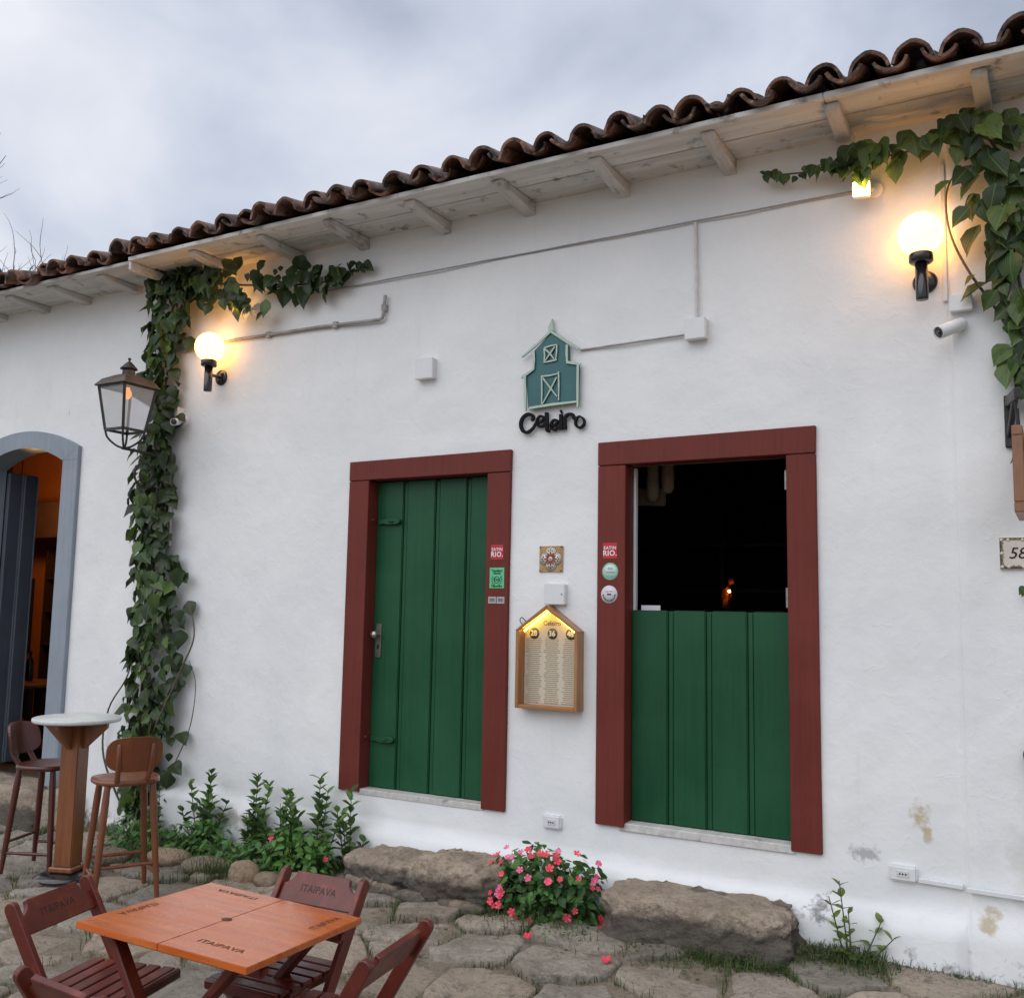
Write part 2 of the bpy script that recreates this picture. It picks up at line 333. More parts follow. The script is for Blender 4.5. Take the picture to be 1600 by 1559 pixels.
M = dict(
    plaster=plaster(),
    red=painted('oxblood_paint', (.145, .028, .020), .5, .22, (.20, .08, .06), .06),
    green=painted('green_gloss_paint', (.009, .070, .028), .38, .28, (.04, .12, .07), .08),
    greyframe=painted('grey_blue_paint', (.255, .295, .34), .5, .25, (.34, .38, .42)),
    slate=painted('slate_paint', (.085, .10, .125), .4, .3, (.15, .17, .2)),
    cracked=wood('old_white_painted_wood', (.48, .465, .44), (.70, .69, .67), .7, (1.6, 18, 18), 0, .25, wear=(.25, .23, .21), rnd=.08),
    rafter=wood('old_white_painted_rafter', (.46, .44, .42), (.64, .625, .60), .7, (22, 3, 22), 0, .25, wear=(.30, .27, .24), rnd=.1),
    whitep=flat('white_plastic', (.72, .73, .74), .4, .04, 10, .03),
    white_paint=flat('white_painted_pipe', (.60, .60, .60), .5, .12, 14, .1),
    greypipe=flat('weathered_pipe', (.34, .32, .31), .6, .35, 12, .2),
    cable=flat('grey_cable', (.30, .29, .30), .6, .1, 20, .05),
    black=flat('black_enamel', (.012, .012, .013), .22, .1, 10, .02, coat=.4),
    iron=flat('weathered_iron', (.045, .043, .042), .55, .35, 18, .3, 50, .4),
    rustroof=flat('rusty_tin', (.085, .066, .056), .6, .5, 10, .4, 30, .3),
    glass=glassmat(),
    globe=emit('opal_globe_lit', (1.0, .46, .105), 8.0),
    flood=emit('floodlight_panel_lit', (1.0, .46, .10), 95.0),
    bulb=emit('dim_filament_bulb', (1.0, .30, .07), 1.6),
    led=emit('led_strip_lit', (1.0, .66, .08), 14.0),
    lens=flat('camera_lens', (.006, .006, .01), .08, 0, 1, 0, coat=1),
    ring=flat('dark_grey_ring', (.07, .06, .07), .35, .1, 10, 0),
    teal=flat('teal_sign_paint', (.032, .130, .135), .5, .08, 8, .05),
    mint=flat('pale_mint_paint', (.44, .56, .47), .55, .1, 8, .05),
    signdark=flat('dark_sign_edge', (.05, .06, .06), .5, .1, 8, 0),
    ink=flat('black_ink', (.010, .009, .012), .8, .1, 8, 0, spec=.2),
    honey=wood('honey_wood', (.26, .11, .035), (.42, .20, .07), .4, (3, 30, 3.), .3),
    teak=wood('teak_sign_wood', (.20, .085, .04), (.30, .14, .07), .45, (20, 20, 3), .2),
    tabletop=wood('orange_varnished_top', (.46, .085, .010), (.66, .165, .022), .28, (3, 26, 26), .7, .04, wear=(.50, .13, .035)),
    maroon=wood('maroon_varnished_wood', (.078, .010, .006), (.150, .022, .012), .36, (9, 9, 9), .10, .05, wear=(.20, .040, .020), rnd=.15),
    stoolred=wood('dark_cherry_wood', (.062, .012, .008), (.105, .022, .013), .32, (20, 20, 3), .2, .03),
    stoolbrown=wood('walnut_brown_wood', (.145, .040, .014), (.22, .068, .024), .34, (20, 20, 3), .2, .03),
    tablebrown=wood('bar_table_wood', (.17, .055, .018), (.26, .095, .032), .36, (22, 22, 2.5), .2, .04),
    marble=flat('worn_white_top', (.60, .62, .60), .35, .12, 9, .03),
    stamp=flat('burnt_brand', (.10, .030, .014), .6, .6, 70, 0),
    stampfaint=flat('faint_brand', (.040, .010, .009), .6, .4, 60, 0),
    paving=stone('street_stone', (.215, .185, .150), (.44, .385, .32), (.10, .080, .062), (.15, .145, .08), .25),
    boulder=stone('tan_boulder', (.25, .19, .14), (.42, .33, .24), (.13, .098, .072), None, .15),
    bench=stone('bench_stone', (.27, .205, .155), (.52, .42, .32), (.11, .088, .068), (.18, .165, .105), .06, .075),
    dirt=stone('earth_joint', (.16, .135, .10), (.30, .255, .20), (.085, .07, .052), (.085, .10, .04), .05),
    vine=leafmat('vine_leaf', (.026, .058, .020), (.105, .165, .040), .24, .42, .55),
    shrub=leafmat('shrub_leaf', (.034, .085, .022), (.13, .235, .050), .28, .34, .4),
    impatiens=leafmat('impatiens_leaf', (.048, .135, .026), (.115, .255, .055), .30, .42, .4),
    pale=leafmat('pale_young_leaf', (.12, .18, .035), (.20, .27, .06), .3, .35),
    petal=flat('coral_petal', (.75, .055, .10), .5, .15, 8, 0, rnd=.25),
    petalp=flat('pink_petal', (.80, .12, .26), .5, .15, 8, 0, rnd=.2),
    grass=leafmat('grass_blade', (.05, .085, .02), (.10, .14, .035), .2, .5),
    stem=flat('vine_stem', (.10, .075, .05), .7, .3, 30, .3),
    gstem=flat('green_stem', (.07, .09, .035), .6, .2, 30, .1),
    bark=flat('grey_bark', (.13, .105, .095), .85, .3, 8, .5, 20),
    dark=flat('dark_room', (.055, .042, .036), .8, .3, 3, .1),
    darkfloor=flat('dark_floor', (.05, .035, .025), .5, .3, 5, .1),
    orange=flat('orange_wall_paint', (.55, .17, .045), .7, .1, 3, .1),
    brownbeam=flat('dark_beam', (.05, .022, .014), .6, .2, 6, .1),
    cloth=flat('tan_cloth', (.30, .22, .15), .8, .2, 9, .1),
    shirt=flat('white_shirt', (.62, .64, .68), .8, .06, 9, .1),
    vest=flat('dark_vest', (.02, .02, .025), .8, .1, 9, .1),
    skin=flat('skin', (.42, .22, .15), .5, .06, 9, 0),
    hair=flat('dark_hair', (.02, .014, .01), .6, .2, 40, .2),
    bottle=flat('dark_bottle_glass', (.01, .012, .008), .08, .1, 4, 0, coat=.6),
    amber=flat('reflection_orange', (.62, .17, .04), .35, .35, 14, .2, 30, .2),  # colour of the orange reflection figure in the right doorway
    fillbulb=emit('added_fill_bulb', (1.0, .34, .07), 30.0),
    reflectdim=emit('dim_reflection_glow', (.55, .07, .02), .10),  # glow colour for a fainter reflection
    steel=flat('dull_steel', (.42, .40, .36), .4, .3, 25, .1, 60, .8),
    brass=flat('tarnished_metal', (.20, .20, .17), .4, .3, 25, .1, 60, .7),
    sredd=flat('red_sticker', (.50, .022, .03), .4, .03, 5, 0),
    swhite=flat('white_print', (.78, .78, .78), .5, .02, 5, 0),
    sgreen=flat('green_sticker', (.12, .55, .27), .45, .03, 5, 0),
    smint=flat('mint_sticker', (.55, .70, .66), .45, .03, 5, 0),
    sgrey=flat('grey_sticker', (.42, .42, .40), .45, .08, 20, 0),
    spale=flat('pale_sticker', (.66, .64, .68), .45, .03, 5, 0),
    olive=flat('olive_print', (.12, .09, .015), .6, .05, 5, 0),
    amberglaze=flat('amber_glaze', (.42, .25, .09), .25, .25, 40, 0, coat=.4),
    cream=flat('cream_glaze', (.70, .63, .55), .25, .08, 20, 0, coat=.4),
    redglaze=flat('red_glaze', (.26, .045, .025), .25, .15, 30, 0, coat=.4),
    brownglaze=flat('brown_glaze', (.07, .035, .02), .25, .2, 30, 0, coat=.4),
    oliveglaze=flat('olive_glaze', (.20, .20, .07), .25, .2, 30, 0, coat=.4),
)
def tilemat():
    m, n, l, b = nodes('old_clay_tile')
    O = n.new('ShaderNodeTexCoord').outputs['Object']; oi = n.new('ShaderNodeObjectInfo')
    ad = n.new('ShaderNodeVectorMath'); ad.operation = 'ADD'; l.new(O, ad.inputs[0]); l.new(oi.outputs['Location'], ad.inputs[1]); O = ad.outputs[0]
    col = mixc(n, l, oi.outputs['Random'], (.095, .044, .029), (.235, .108, .063))
    col = mixc(n, l, ramp(n, l, noise_n(n, l, 11, 6, .65, O), .46, .60, (0, 0, 0), (.95,) * 3), col, (.026, .021, .019))
    col = mixc(n, l, ramp(n, l, noise_n(n, l, 23, 4, .65, O), .57, .68, (0, 0, 0), (.6,) * 3), col, (.40, .23, .15))
    l.new(col, b.inputs['Base Color'])
    l.new(ramp(n, l, noise_n(n, l, 9, 3, .6, O), .35, .65, (.35,) * 3, (.75,) * 3), b.inputs['Roughness'])
    bumpn(n, l, b, noise_n(n, l, 40, 5, .65, O), .4, .01)
    return m
M['tile'] = tilemat()
def papermat():
    m, n, l, b = nodes('printed_menu_paper')
    O = n.new('ShaderNodeTexCoord').outputs['Object']; sx = n.new('ShaderNodeSeparateXYZ'); l.new(O, sx.inputs[0])
    base = (.62, .55, .42)
    wv = n.new('ShaderNodeMath'); wv.operation = 'MULTIPLY'; l.new(sx.outputs['Z'], wv.inputs[0]); wv.inputs[1].default_value = 82
    fr = n.new('ShaderNodeMath'); fr.operation = 'FRACT'; l.new(wv.outputs[0], fr.inputs[0])
    line = n.new('ShaderNodeMath'); line.operation = 'GREATER_THAN'; l.new(fr.outputs[0], line.inputs[0]); line.inputs[1].default_value = .45
    fl = n.new('ShaderNodeMath'); fl.operation = 'FLOOR'; l.new(wv.outputs[0], fl.inputs[0])
    # three columns, ragged line ends
    cx = n.new('ShaderNodeMath'); cx.operation = 'MULTIPLY_ADD'; l.new(sx.outputs['X'], cx.inputs[0]); cx.inputs[1].default_value = 1 / .125; cx.inputs[2].default_value = 1.5
    fc = n.new('ShaderNodeMath'); fc.operation = 'FRACT'; l.new(cx.outputs[0], fc.inputs[0])
    fk = n.new('ShaderNodeMath'); fk.operation = 'FLOOR'; l.new(cx.outputs[0], fk.inputs[0])
    dc = n.new('ShaderNodeMath'); dc.operation = 'SUBTRACT'; l.new(fc.outputs[0], dc.inputs[0]); dc.inputs[1].default_value = .5
    da = n.new('ShaderNodeMath'); da.operation = 'ABSOLUTE'; l.new(dc.outputs[0], da.inputs[0])
    cb = n.new('ShaderNodeCombineXYZ'); l.new(fl.outputs[0], cb.inputs[0]); l.new(fk.outputs[0], cb.inputs[1])
    wn = n.new('ShaderNodeTexWhiteNoise'); wn.noise_dimensions = '2D'; l.new(cb.outputs[0], wn.inputs['Vector'])
    lim = n.new('ShaderNodeMapRange'); l.new(wn.outputs['Value'], lim.inputs[0]); lim.inputs[3].default_value = .28; lim.inputs[4].default_value = .46
    ins = n.new('ShaderNodeMath'); ins.operation = 'LESS_THAN'; l.new(da.outputs[0], ins.inputs[0]); l.new(lim.outputs[0], ins.inputs[1])
    mu = n.new('ShaderNodeMath'); mu.operation = 'MULTIPLY'; l.new(line.outputs[0], mu.inputs[0]); l.new(ins.outputs[0], mu.inputs[1])
    zt = n.new('ShaderNodeMath'); zt.operation = 'LESS_THAN'; l.new(sx.outputs['Z'], zt.inputs[0]); zt.inputs[1].default_value = .425
    m2 = n.new('ShaderNodeMath'); m2.operation = 'MULTIPLY'; l.new(mu.outputs[0], m2.inputs[0]); l.new(zt.outputs[0], m2.inputs[1])
    ch = ramp(n, l, noise_n(n, l, 260, 2, .5, O), .40, .52, (.15,) * 3, (.75,) * 3)
    m3 = n.new('ShaderNodeMath'); m3.operation = 'MULTIPLY'; l.new(m2.outputs[0], m3.inputs[0]); l.new(ch, m3.inputs[1])
    l.new(mixc(n, l, m3.outputs[0], base, (.10, .085, .05)), b.inputs['Base Color']); b.inputs['Roughness'].default_value = .6
    return m
M['paper'] = papermat()

# ------------------------------------------------------------------ ground
rnd = random.Random(7)
def base_z(x): return float(np.interp(x, [-9, -5, -3.3, -1.5, 1, 2.2, 4], [-.75, -.60, -.49, -.44, -.42, -.45, -.5]))
def gz(x, y): return base_z(x) + float(np.interp(-y, [0, .4, 1.2, 2.7, 6], [0, -.05, -.09, -.16, -.22]))
xs = [-80, -40, -20, -12] + [-9 + .15 * i for i in range(90)] + [5, 8, 14, 30, 80]
ys = [-80, -40, -20, -10] + [-6 + .15 * i for i in range(44)] + [1.5, 4, 10, 30, 80]
vs = [(x, y, gz(x, min(y, 0)) - .006 + (noise.noise(Vector((x * 3, y * 3, 0))) * .010 + noise.noise(Vector((x * 9, y * 9, 4))) * .008 if -9 < x < 5 and -6 < y < 1 else -.2)) for y in ys for x in xs]
nx = len(xs)
g = MB(); g.add(vs, [(j * nx + i, j * nx + i + 1, (j + 1) * nx + i + 1, (j + 1) * nx + i) for j in range(len(ys) - 1) for i in range(nx - 1)], True)
ground = g.build('ground', M['dirt']); ground['kind'] = 'structure'

# paving stones: cells round seed points, each stone its own object under the ground
seeds = [(.78, -.77), (.17, -.83), (-.24, -.88), (-.02, -1.31), (-.65, -.82), (-.40, -1.36), (1.2, -.68), (1.42, -.40), (1.66, -.62), (1.89, -.22),
         (-.42, -.50), (-.78, -.56), (-1.12, -.78), (-.88, -1.38), (.16, -.50), (-1.24, -.50), (-2.81, -.62), (-2.30, -1.91), (-1.80, -2.05), (-3.04, -1.6),
         (-2.45, -1.0), (-4.9, -.40), (-4.26, -.52), (-4.0, -.90), (-1.35, -1.5), (-.74, -1.75), (-1.19, -1.98), (-2.0, -1.65), (.55, -1.25), (1.15, -1.15), (2.2, -.45), (2.6, -.25), (2.0, -.8)]
rs = random.Random(11); tries = 0
seeds = [(x, y, .24) for x, y in seeds]
while tries < 14000:
    tries += 1
    rr0 = rs.choice((.10, .13, .17, .21, .24, .27)) if tries > 1500 else rs.choice((.22, .25, .29))
    p = (rs.uniform(-6.6, 3.3), rs.uniform(-4.2, -.08), rr0)
    if all((p[0] - q[0]) ** 2 + (p[1] - q[1]) ** 2 > (.90 * (rr0 + q[2])) ** 2 for q in seeds): seeds.append(p)
BEDS = [(-3.75, -1.68, -.42, .1), (-1.62, -.47, -.36, .1), (-.50, .22, -.36, .1), (.18, 1.22, -.36, .1), (-5.6, -4.4, -.20, .1), (1.30, 1.66, -.22, .1)]
STONES = []
def clip(poly, a, b):
    """keep the part of poly nearer to a than to b"""
    mx_, my_ = (a[0] + b[0]) / 2, (a[1] + b[1]) / 2; dx, dy = b[0] - a[0], b[1] - a[1]; r = []; of = (a[2] ** 2 - b[2] ** 2) / 2
    for i in range(len(poly)):
        p, q = poly[i], poly[(i + 1) % len(poly)]
        sp = (p[0] - mx_) * dx + (p[1] - my_) * dy - of; sq = (q[0] - mx_) * dx + (q[1] - my_) * dy - of
        if sp <= 0: r.append(p)
        if (sp < 0 < sq) or (sq < 0 < sp):
            t = sp / (sp - sq); r.append((p[0] + (q[0] - p[0]) * t, p[1] + (q[1] - p[1]) * t))
    return r
def stone_mesh(name, poly, c, h, seed, depth=.10, dome=.03):
    # rounded outline
    for fr_ in (.13, .25):
        q = []
        for i in range(len(poly)):
            a, b = poly[i], poly[(i + 1) % len(poly)]
            q += [(a[0] * (1 - fr_) + b[0] * fr_, a[1] * (1 - fr_) + b[1] * fr_), (a[0] * fr_ + b[0] * (1 - fr_), a[1] * fr_ + b[1] * (1 - fr_))]
        poly = q
    # resample evenly
    n = 48; P = [Vector((p[0] - c[0], p[1] - c[1])) for p in poly]; ln = [0]
    for i in range(len(P)): ln.append(ln[-1] + (P[(i + 1) % len(P)] - P[i]).length)
    R = []
    for k in range(n):
        t = ln[-1] * k / n; i = max(j for j in range(len(P)) if ln[j] <= t + 1e-9); s = (t - ln[i]) / max(1e-6, ln[i + 1] - ln[i])
        R.append(P[i].lerp(P[(i + 1) % len(P)], s))
    rings = [(1.01, -depth), (1.0, -.020), (.992, -.002), (.978, .010), (.95, .017), (.88, .021), (.70, .023), (.45, .025), (.22, .027)]
    vs = []
    tx, ty = rnd.uniform(-.07, .07), rnd.uniform(-.07, .07)
    for s, z in rings:
        for p in R:
            x, y = p.x * s, p.y * s
            nz = noise.noise(Vector((x * 5 + seed * 7.3, y * 5, 1))) * .024 + noise.noise(Vector((x * 14 + seed * 3.1, y * 14, 5))) * .011 + noise.noise(Vector((x * 34 + seed * 3.1, y * 34, 2))) * .004
            j = 1 + noise.noise(Vector((p.x * 7 + seed, p.y * 7, 3))) * .09 + noise.noise(Vector((p.x * 24 + seed, p.y * 24, 3))) * .035
            vs.append((x * j, y * j, (z * dome / .028 if z > 0 else z) + (nz + tx * x + ty * y if z > -.03 else 0)))
    vs.append((0, 0, dome + noise.noise(Vector((seed * 7.3, 0, 1))) * .018))
    f = [(i * n + k, i * n + (k + 1) % n, (i + 1) * n + (k + 1) % n, (i + 1) * n + k) for i in range(len(rings) - 1) for k in range(n)]
    b0 = (len(rings) - 1) * n; f += [(b0 + k, b0 + (k + 1) % n, len(vs) - 1) for k in range(n)]
    mb = MB(); mb.add(vs, f, True); return mb.mesh(name)
for i, sdp in enumerate(seeds):
    poly = [(sdp[0] - .6, sdp[1] - .6), (sdp[0] + .6, sdp[1] - .6), (sdp[0] + .6, min(sdp[1] + .6, -.075)), (sdp[0] - .6, min(sdp[1] + .6, -.075))]
    for j, q in enumerate(seeds):
        if j != i and abs(q[0] - sdp[0]) < 1.2 and abs(q[1] - sdp[1]) < 1.2: poly = clip(poly, sdp, q)
        if len(poly) < 3: break
    if len(poly) < 3: continue
    cx = sum(p[0] for p in poly) / len(poly); cy = sum(p[1] for p in poly) / len(poly)
    if any(a < cx < b and c_ < cy < d for a, b, c_, d in BEDS): continue
    rad = min(math.hypot(p[0] - cx, p[1] - cy) for p in poly); gap = rs.uniform(.004, .018)
    k = max(.6, 1 - gap / max(rad, .08)); poly = [(cx + (p[0] - cx) * k, cy + (p[1] - cy) * k) for p in poly]
    o = obj('paving_stone', stone_mesh('paving_stone', poly, (cx, cy), 0, i, dome=rs.uniform(.012, .026)), M['paving'], ground)
    o.location = (cx, cy, gz(cx, cy) + rs.uniform(-.010, .010)); STONES.append((poly, cx, cy))

# ------------------------------------------------------------------ main house
house = thing('restaurant_house', 'whitewashed colonial house with green plank doors in oxblood frames', 'building', (0, 0, 0))
def sstep(a, b, t):
    t = max(0., min(1., (t - a) / (b - a))); return t * t * (3 - 2 * t)
def wall_grid(name, x0, x1, z0, z1, holes, disp, step=.045, parent=None, extra_x=(), extra_z=(), depth=.13):
    X = sorted(set([x0, x1] + [round(x0 + step * i, 4) for i in range(1, int((x1 - x0) / step))] + [h[0] for h in holes] + [h[1] for h in holes] + list(extra_x)))
    Z = sorted(set([z0, z1] + [round(z0 + step * i, 4) for i in range(1, int((z1 - z0) / step))] + [h[2] for h in holes] + [h[3] for h in holes] + list(extra_z)))
    mb = MB(); nX = len(X); vs = [(x, disp(x, z), z) for z in Z for x in X]; fs = []
    inside = lambda x, z: any(h[0] < x < h[1] and h[2] < z < h[3] for h in holes)
    for j in range(len(Z) - 1):
        for i in range(nX - 1):
            if not inside((X[i] + X[i + 1]) / 2, (Z[j] + Z[j + 1]) / 2): fs.append((j * nX + i, j * nX + i + 1, (j + 1) * nX + i + 1, (j + 1) * nX + i))
    mb.add(vs, fs, True)
    for h in holes:   # reveals
        a, b, c, d = h[:4]
        y0 = .004
        mb.add([(a, y0, c), (a, depth, c), (a, depth, d), (a, y0, d)], [(0, 1, 2, 3)]); mb.add([(b, y0, c), (b, depth, c), (b, depth, d), (b, y0, d)], [(0, 1, 2, 3)])
        mb.add([(a, y0, d), (b, y0, d), (b, depth, d), (a, depth, d)], [(0, 1, 2, 3)]); mb.add([(a, y0, c), (b, y0, c), (b, depth, c), (a, depth, c)], [(0, 1, 2, 3)])
    return mb.build(name, M['plaster'], parent)
LEDGE = lambda x: float(np.interp(x, [-3.95, -3.3, -1.6, 0, 1.2, 1.98], [-.13, -.16, -.205, -.215, -.225, -.215]))
def wdisp(x, z):
    d = -(noise.noise(Vector((x * 1.1, z * 1.1, 2))) * .016 + noise.noise(Vector((x * 4, z * 4, 7))) * .006)
    nearhole = 0
    for a, b, t in ((-1.92, -.61, 2.25), (0, 1.30, 2.26)):
        if a - .1 < x < b + .1 and -.1 < z < t + .1: nearhole = 1
    if nearhole: d = max(-.006, min(.004, d * .4))
    if x < 1.975:
        lz = LEDGE(x) + noise.noise(Vector((x * 3, 0, 3))) * .012
        d -= .075 * sstep(0, -.035, z - lz)
        if z < lz: d -= .03 * sstep(0, -.3, z - lz)
    else:
        d -= .028 * sstep(1.975, 1.995, x) + .05 * sstep(-.12, -.30, z)
    return d
HOLES = [(-1.76, -.765, -.012, 2.112), (.165, 1.145, -.012, 2.112)]
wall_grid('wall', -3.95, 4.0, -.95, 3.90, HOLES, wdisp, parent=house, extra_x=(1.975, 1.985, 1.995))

def frame(x0, x1, xi0, xi1, zt, zi, name='door_frame'):
    f = bpy.data.objects.new(name, None); COL.objects.link(f); f.parent = house
    pr = -.024
    MB().box(x0, xi0, pr, .105, .0, zi + .001).build('jamb', M['red'], f, bevel=.004)
    MB().box(xi1, x1, pr, .105, -.004, zi + .001).build('jamb', M['red'], f, bevel=.004)
    MB().prism([(x0, zi + .004), (x1, zi + .004), (x1 + .003, zt + .008), (x0, zt)], pr - .003, .105).build('lintel', M['red'], f, bevel=.004)
    return f
frame(-1.914, -.612, -1.742, -.782, 2.242, 2.104)
frame(0.0, 1.292, .180, 1.132, 2.250, 2.104)
# door leaves: broad boards with narrow sunk strips between them
def leaf(x0, x1, z0, z1, joints, y, jw=.036):
    d = bpy.data.objects.new('door', None); COL.objects.link(d); d.parent = house; d['label'] = 'green plank door leaf'
    MB().box(x0 + .001, x1 - .001, y + .020, y + .040, z0 + .002, z1 - .004).build('backing_board', M['green'], d)
    e = [x0] + [q for j in joints for q in (j - jw / 2, j + jw / 2)] + [x1]
    for i in range(0, len(e), 2):
        MB().box(e[i], e[i + 1], y, y + .021, z0, z1).build('plank', M['green'], d, bevel=.006, seg=2)
    for j in joints:
        MB().box(j - jw / 2 + .004, j + jw / 2 - .004, y + .010, y + .0205, z0 + .001, z1 - .010).build('cover_strip', M['green'], d, bevel=.003)
    return d
d1 = leaf(-1.740, -.784, .022, 2.100, (-1.50, -1.235, -.985), .082)
# knob plate and two rim bolts on the full door
kp = MB(); kp.prism([(-.020, -.115), (.020, -.115), (.024, -.10), (.024, .10), (.020, .115), (-.020, .115), (-.024, .10), (-.024, -.10)], -.005, .003)
kp.build('lock_plate', M['brass'], d1, (-1.690, .079, 1.005), bevel=.0015)
kb = MB(); kb.lathe([(.009, 0), (.009, .030), (.018, .036), (.025, .048), (.022, .062), (.0, .067)], 16, rot=Matrix.Rotation(PI / 2, 3, 'X')); kb.build('knob', M['steel'], d1, (-1.690, .075, 1.045))
MB().prism([(-.006, -.03), (.006, -.03), (.006, .0), (-.006, .0)], -.0075, -.004).build('keyhole', M['ink'], d1, (-1.690, .079, .975))
for z in (1.822, .345):
    b = MB(); b.prism([(-.012 * 0 + .045 * math.cos(a) + .03 * (1 if math.cos(a) > 0 else -1), .022 * math.sin(a)) for a in [2 * PI * k / 20 for k in range(20)]], -.031, .0)
    b.box(-.115, -.06, -.022, 0, -.018, .018); b.box(-.016, .026, -.042, -.0305, -.005, .005)
    b.build('rim_bolt', M['green'], d1, (-1.60, .083, z), bevel=.004)
    MB().lathe([(.010, 0), (.010, .012), (.0, .015)], 10, rot=Matrix.Rotation(PI / 2, 3, 'Y')).build('bolt_stud', M['red'], d1, (-1.742, .03, z + .01))
MB().box(-1.755, -.770, -.006, .10, -.020, .0185).build('door_sill', M['rafter'], house, bevel=.004)
d2 = leaf(.184, 1.128, .026, 1.243, (.425, .655, .895), .080)
d2['label'] = 'green lower half of the split door, closed'
MB().box(.145, 1.150, -.012, .10, -.022, .0225).build('door_sill', M['rafter'], house, bevel=.004)
MB().box(.1815, .196, .106, .135, .03, 2.10).build('door_stop', M['whitep'], house)
# upper half leaf swung inwards, seen edge-on at the right jamb, with its strap hinges
ul = bpy.data.objects.new('door', None); COL.objects.link(ul); ul.parent = house; ul['label'] = 'green upper half of the split door, swung inwards'
for k in range(4): MB().box(1.096, 1.124, .14 + k * .235, .14 + k * .235 + .228, 1.26, 2.06).build('plank', M['green'], ul, bevel=.004)
for z0 in (1.27, 1.93):
    hb = MB(); hb.box(1.090, 1.095, .112, .20, z0, z0 + .11)
    hb.tube([(1.100, .110, z0), (1.100, .110, z0 + .11)], .007, 8); hb.build('hinge', M['steel'], ul)

# ------------------------------------------------------------------ roof and eaves
roof = bpy.data.objects.new('roof', None); COL.objects.link(roof); roof.parent = house
deck = MB(); deck.prism([(-.49, 3.897), (2.6, 4.85), (2.6, 4.80), (.02, 3.90)], -3.78, 4.0, 'yz'); deck.build('deck', M['brownbeam'], roof)
for x0, x1 in ((-3.79, -1.22), (-1.217, 1.46), (1.463, 4.0)):
    MB().prism([(-.50, 3.863), (-.268, 3.867), (-.268, 3.893), (-.50, 3.8945)], x0, x1, 'yz').build('soffit_board', M['cracked'], roof, bevel=.003)
    MB().prism([(-.256, 3.8685), (.02, 3.872), (.02, 3.893), (-.256, 3.893)], x0 + .05, x1 + .05 if x1 < 3 else x1, 'yz').build('soffit_board', M['cracked'], roof, bevel=.003)
MB().prism([(-.488, 3.80), (-.47, 3.785), (.0, 3.80), (.0, 3.8615), (-.488, 3.8615)], -3.795, -3.765, 'yz').build('end_board', M['cracked'], roof, bevel=.003)
for x in (-3.16, -2.48, -1.86, -1.17, -.51, .15, .83, 1.49, 2.18, 2.86, 3.5):
    wv = rnd.uniform(.07, .085)
    MB().prism([(-.44, 3.846), (-.415, 3.826), (.02, 3.785), (.02, 3.869), (-.255, 3.8662), (-.44, 3.8625)], x - wv / 2, x + wv / 2, 'yz').build('rafter_tail', M['rafter'], roof, bevel=.005)

def tile_mesh(kind, v):
    r = random.Random(v * 13 + kind); n = 12; k = 4; th = .016; Ln = .43
    vs = []; f = []
    a0, a1 = (math.radians(6), math.radians(174)) if kind == 0 else (math.radians(202), math.radians(338))
    for i in range(k + 1):
        t = i / k; y = t * Ln
        R = (.095 - .015 * t) if kind == 0 else (.090 + .008 * t)
        for j in range(n + 1):
            a = a0 + (a1 - a0) * j / n; wob = 1 + noise.noise(Vector((math.cos(a) * 1.3 + v * 5, math.sin(a) * 1.3, t * 2))) * .07
            e = (noise.noise(Vector((j * .45, v * 9.0, 4))) * .012) if i == 0 else 0
            for q in (R * wob, R * wob - th): vs.append((q * math.cos(a), y + e, q * math.sin(a) * (1.12 if kind == 0 else 1)))
    W_ = 2 * (n + 1)
    for i in range(k):
        for j in range(n):
            p = i * W_ + 2 * j; q = p + W_
            f += [(p, p + 2, q + 2, q), (p + 1, q + 1, q + 3, p + 3)]
        p = i * W_; f += [(p, p + W_, p + W_ + 1, p + 1), (p + 2 * n, p + 2 * n + 1, p + W_ + 2 * n + 1, p + W_ + 2 * n)]
    mb = MB(); mb.add(vs, f, True)
    for i in (0, k): mb.add([vs[i * W_ + q] for q in range(W_)], [(2 * j, 2 * j + 1, 2 * j + 3, 2 * j + 2) for j in range(n)])
    me = mb.mesh('roof_tile'); me.materials.append(M['tile']); return me
TM = [[tile_mesh(kk, v) for v in range(4)] for kk in (0, 1)]
PITCH_R = math.radians(17)
def lay_tiles(parent, x0, x1, y0, z0, rows, sp=.222, seed=1, jig=1.0):
    r = random.Random(seed); n = int((x1 - x0) / sp)
    for row in range(rows):
        for i in range(n + 1):
            for kind in (1, 0):
                if kind == 1 and i == n: continue
                x = x0 + i * sp + (sp / 2 if kind == 1 else 0) + r.gauss(0, .009 * jig)
                yy = y0 + row * .34 + (.0 if kind == 0 else -.02) + (r.gauss(0, .016 * jig) if row == 0 else r.gauss(0, .008))
                z = z0 + (yy - y0) * math.tan(PITCH_R) + (.012 if kind == 0 else .098) + r.gauss(0, .006 * jig)
                o = obj('roof_tile', TM[kind][r.randrange(4)], None, parent)
                o.location = (x, yy, z); o.rotation_euler = (PITCH_R - math.radians(2.0) + r.gauss(0, .02 * jig), r.gauss(0, .05 * jig), r.gauss(0, .035 * jig)); s = 1 + r.gauss(0, .035 * jig); o.scale = (s, 1, s)
lay_tiles(roof, -3.86, 3.0, -.565, 3.892, 2, seed=3, jig=1.7)

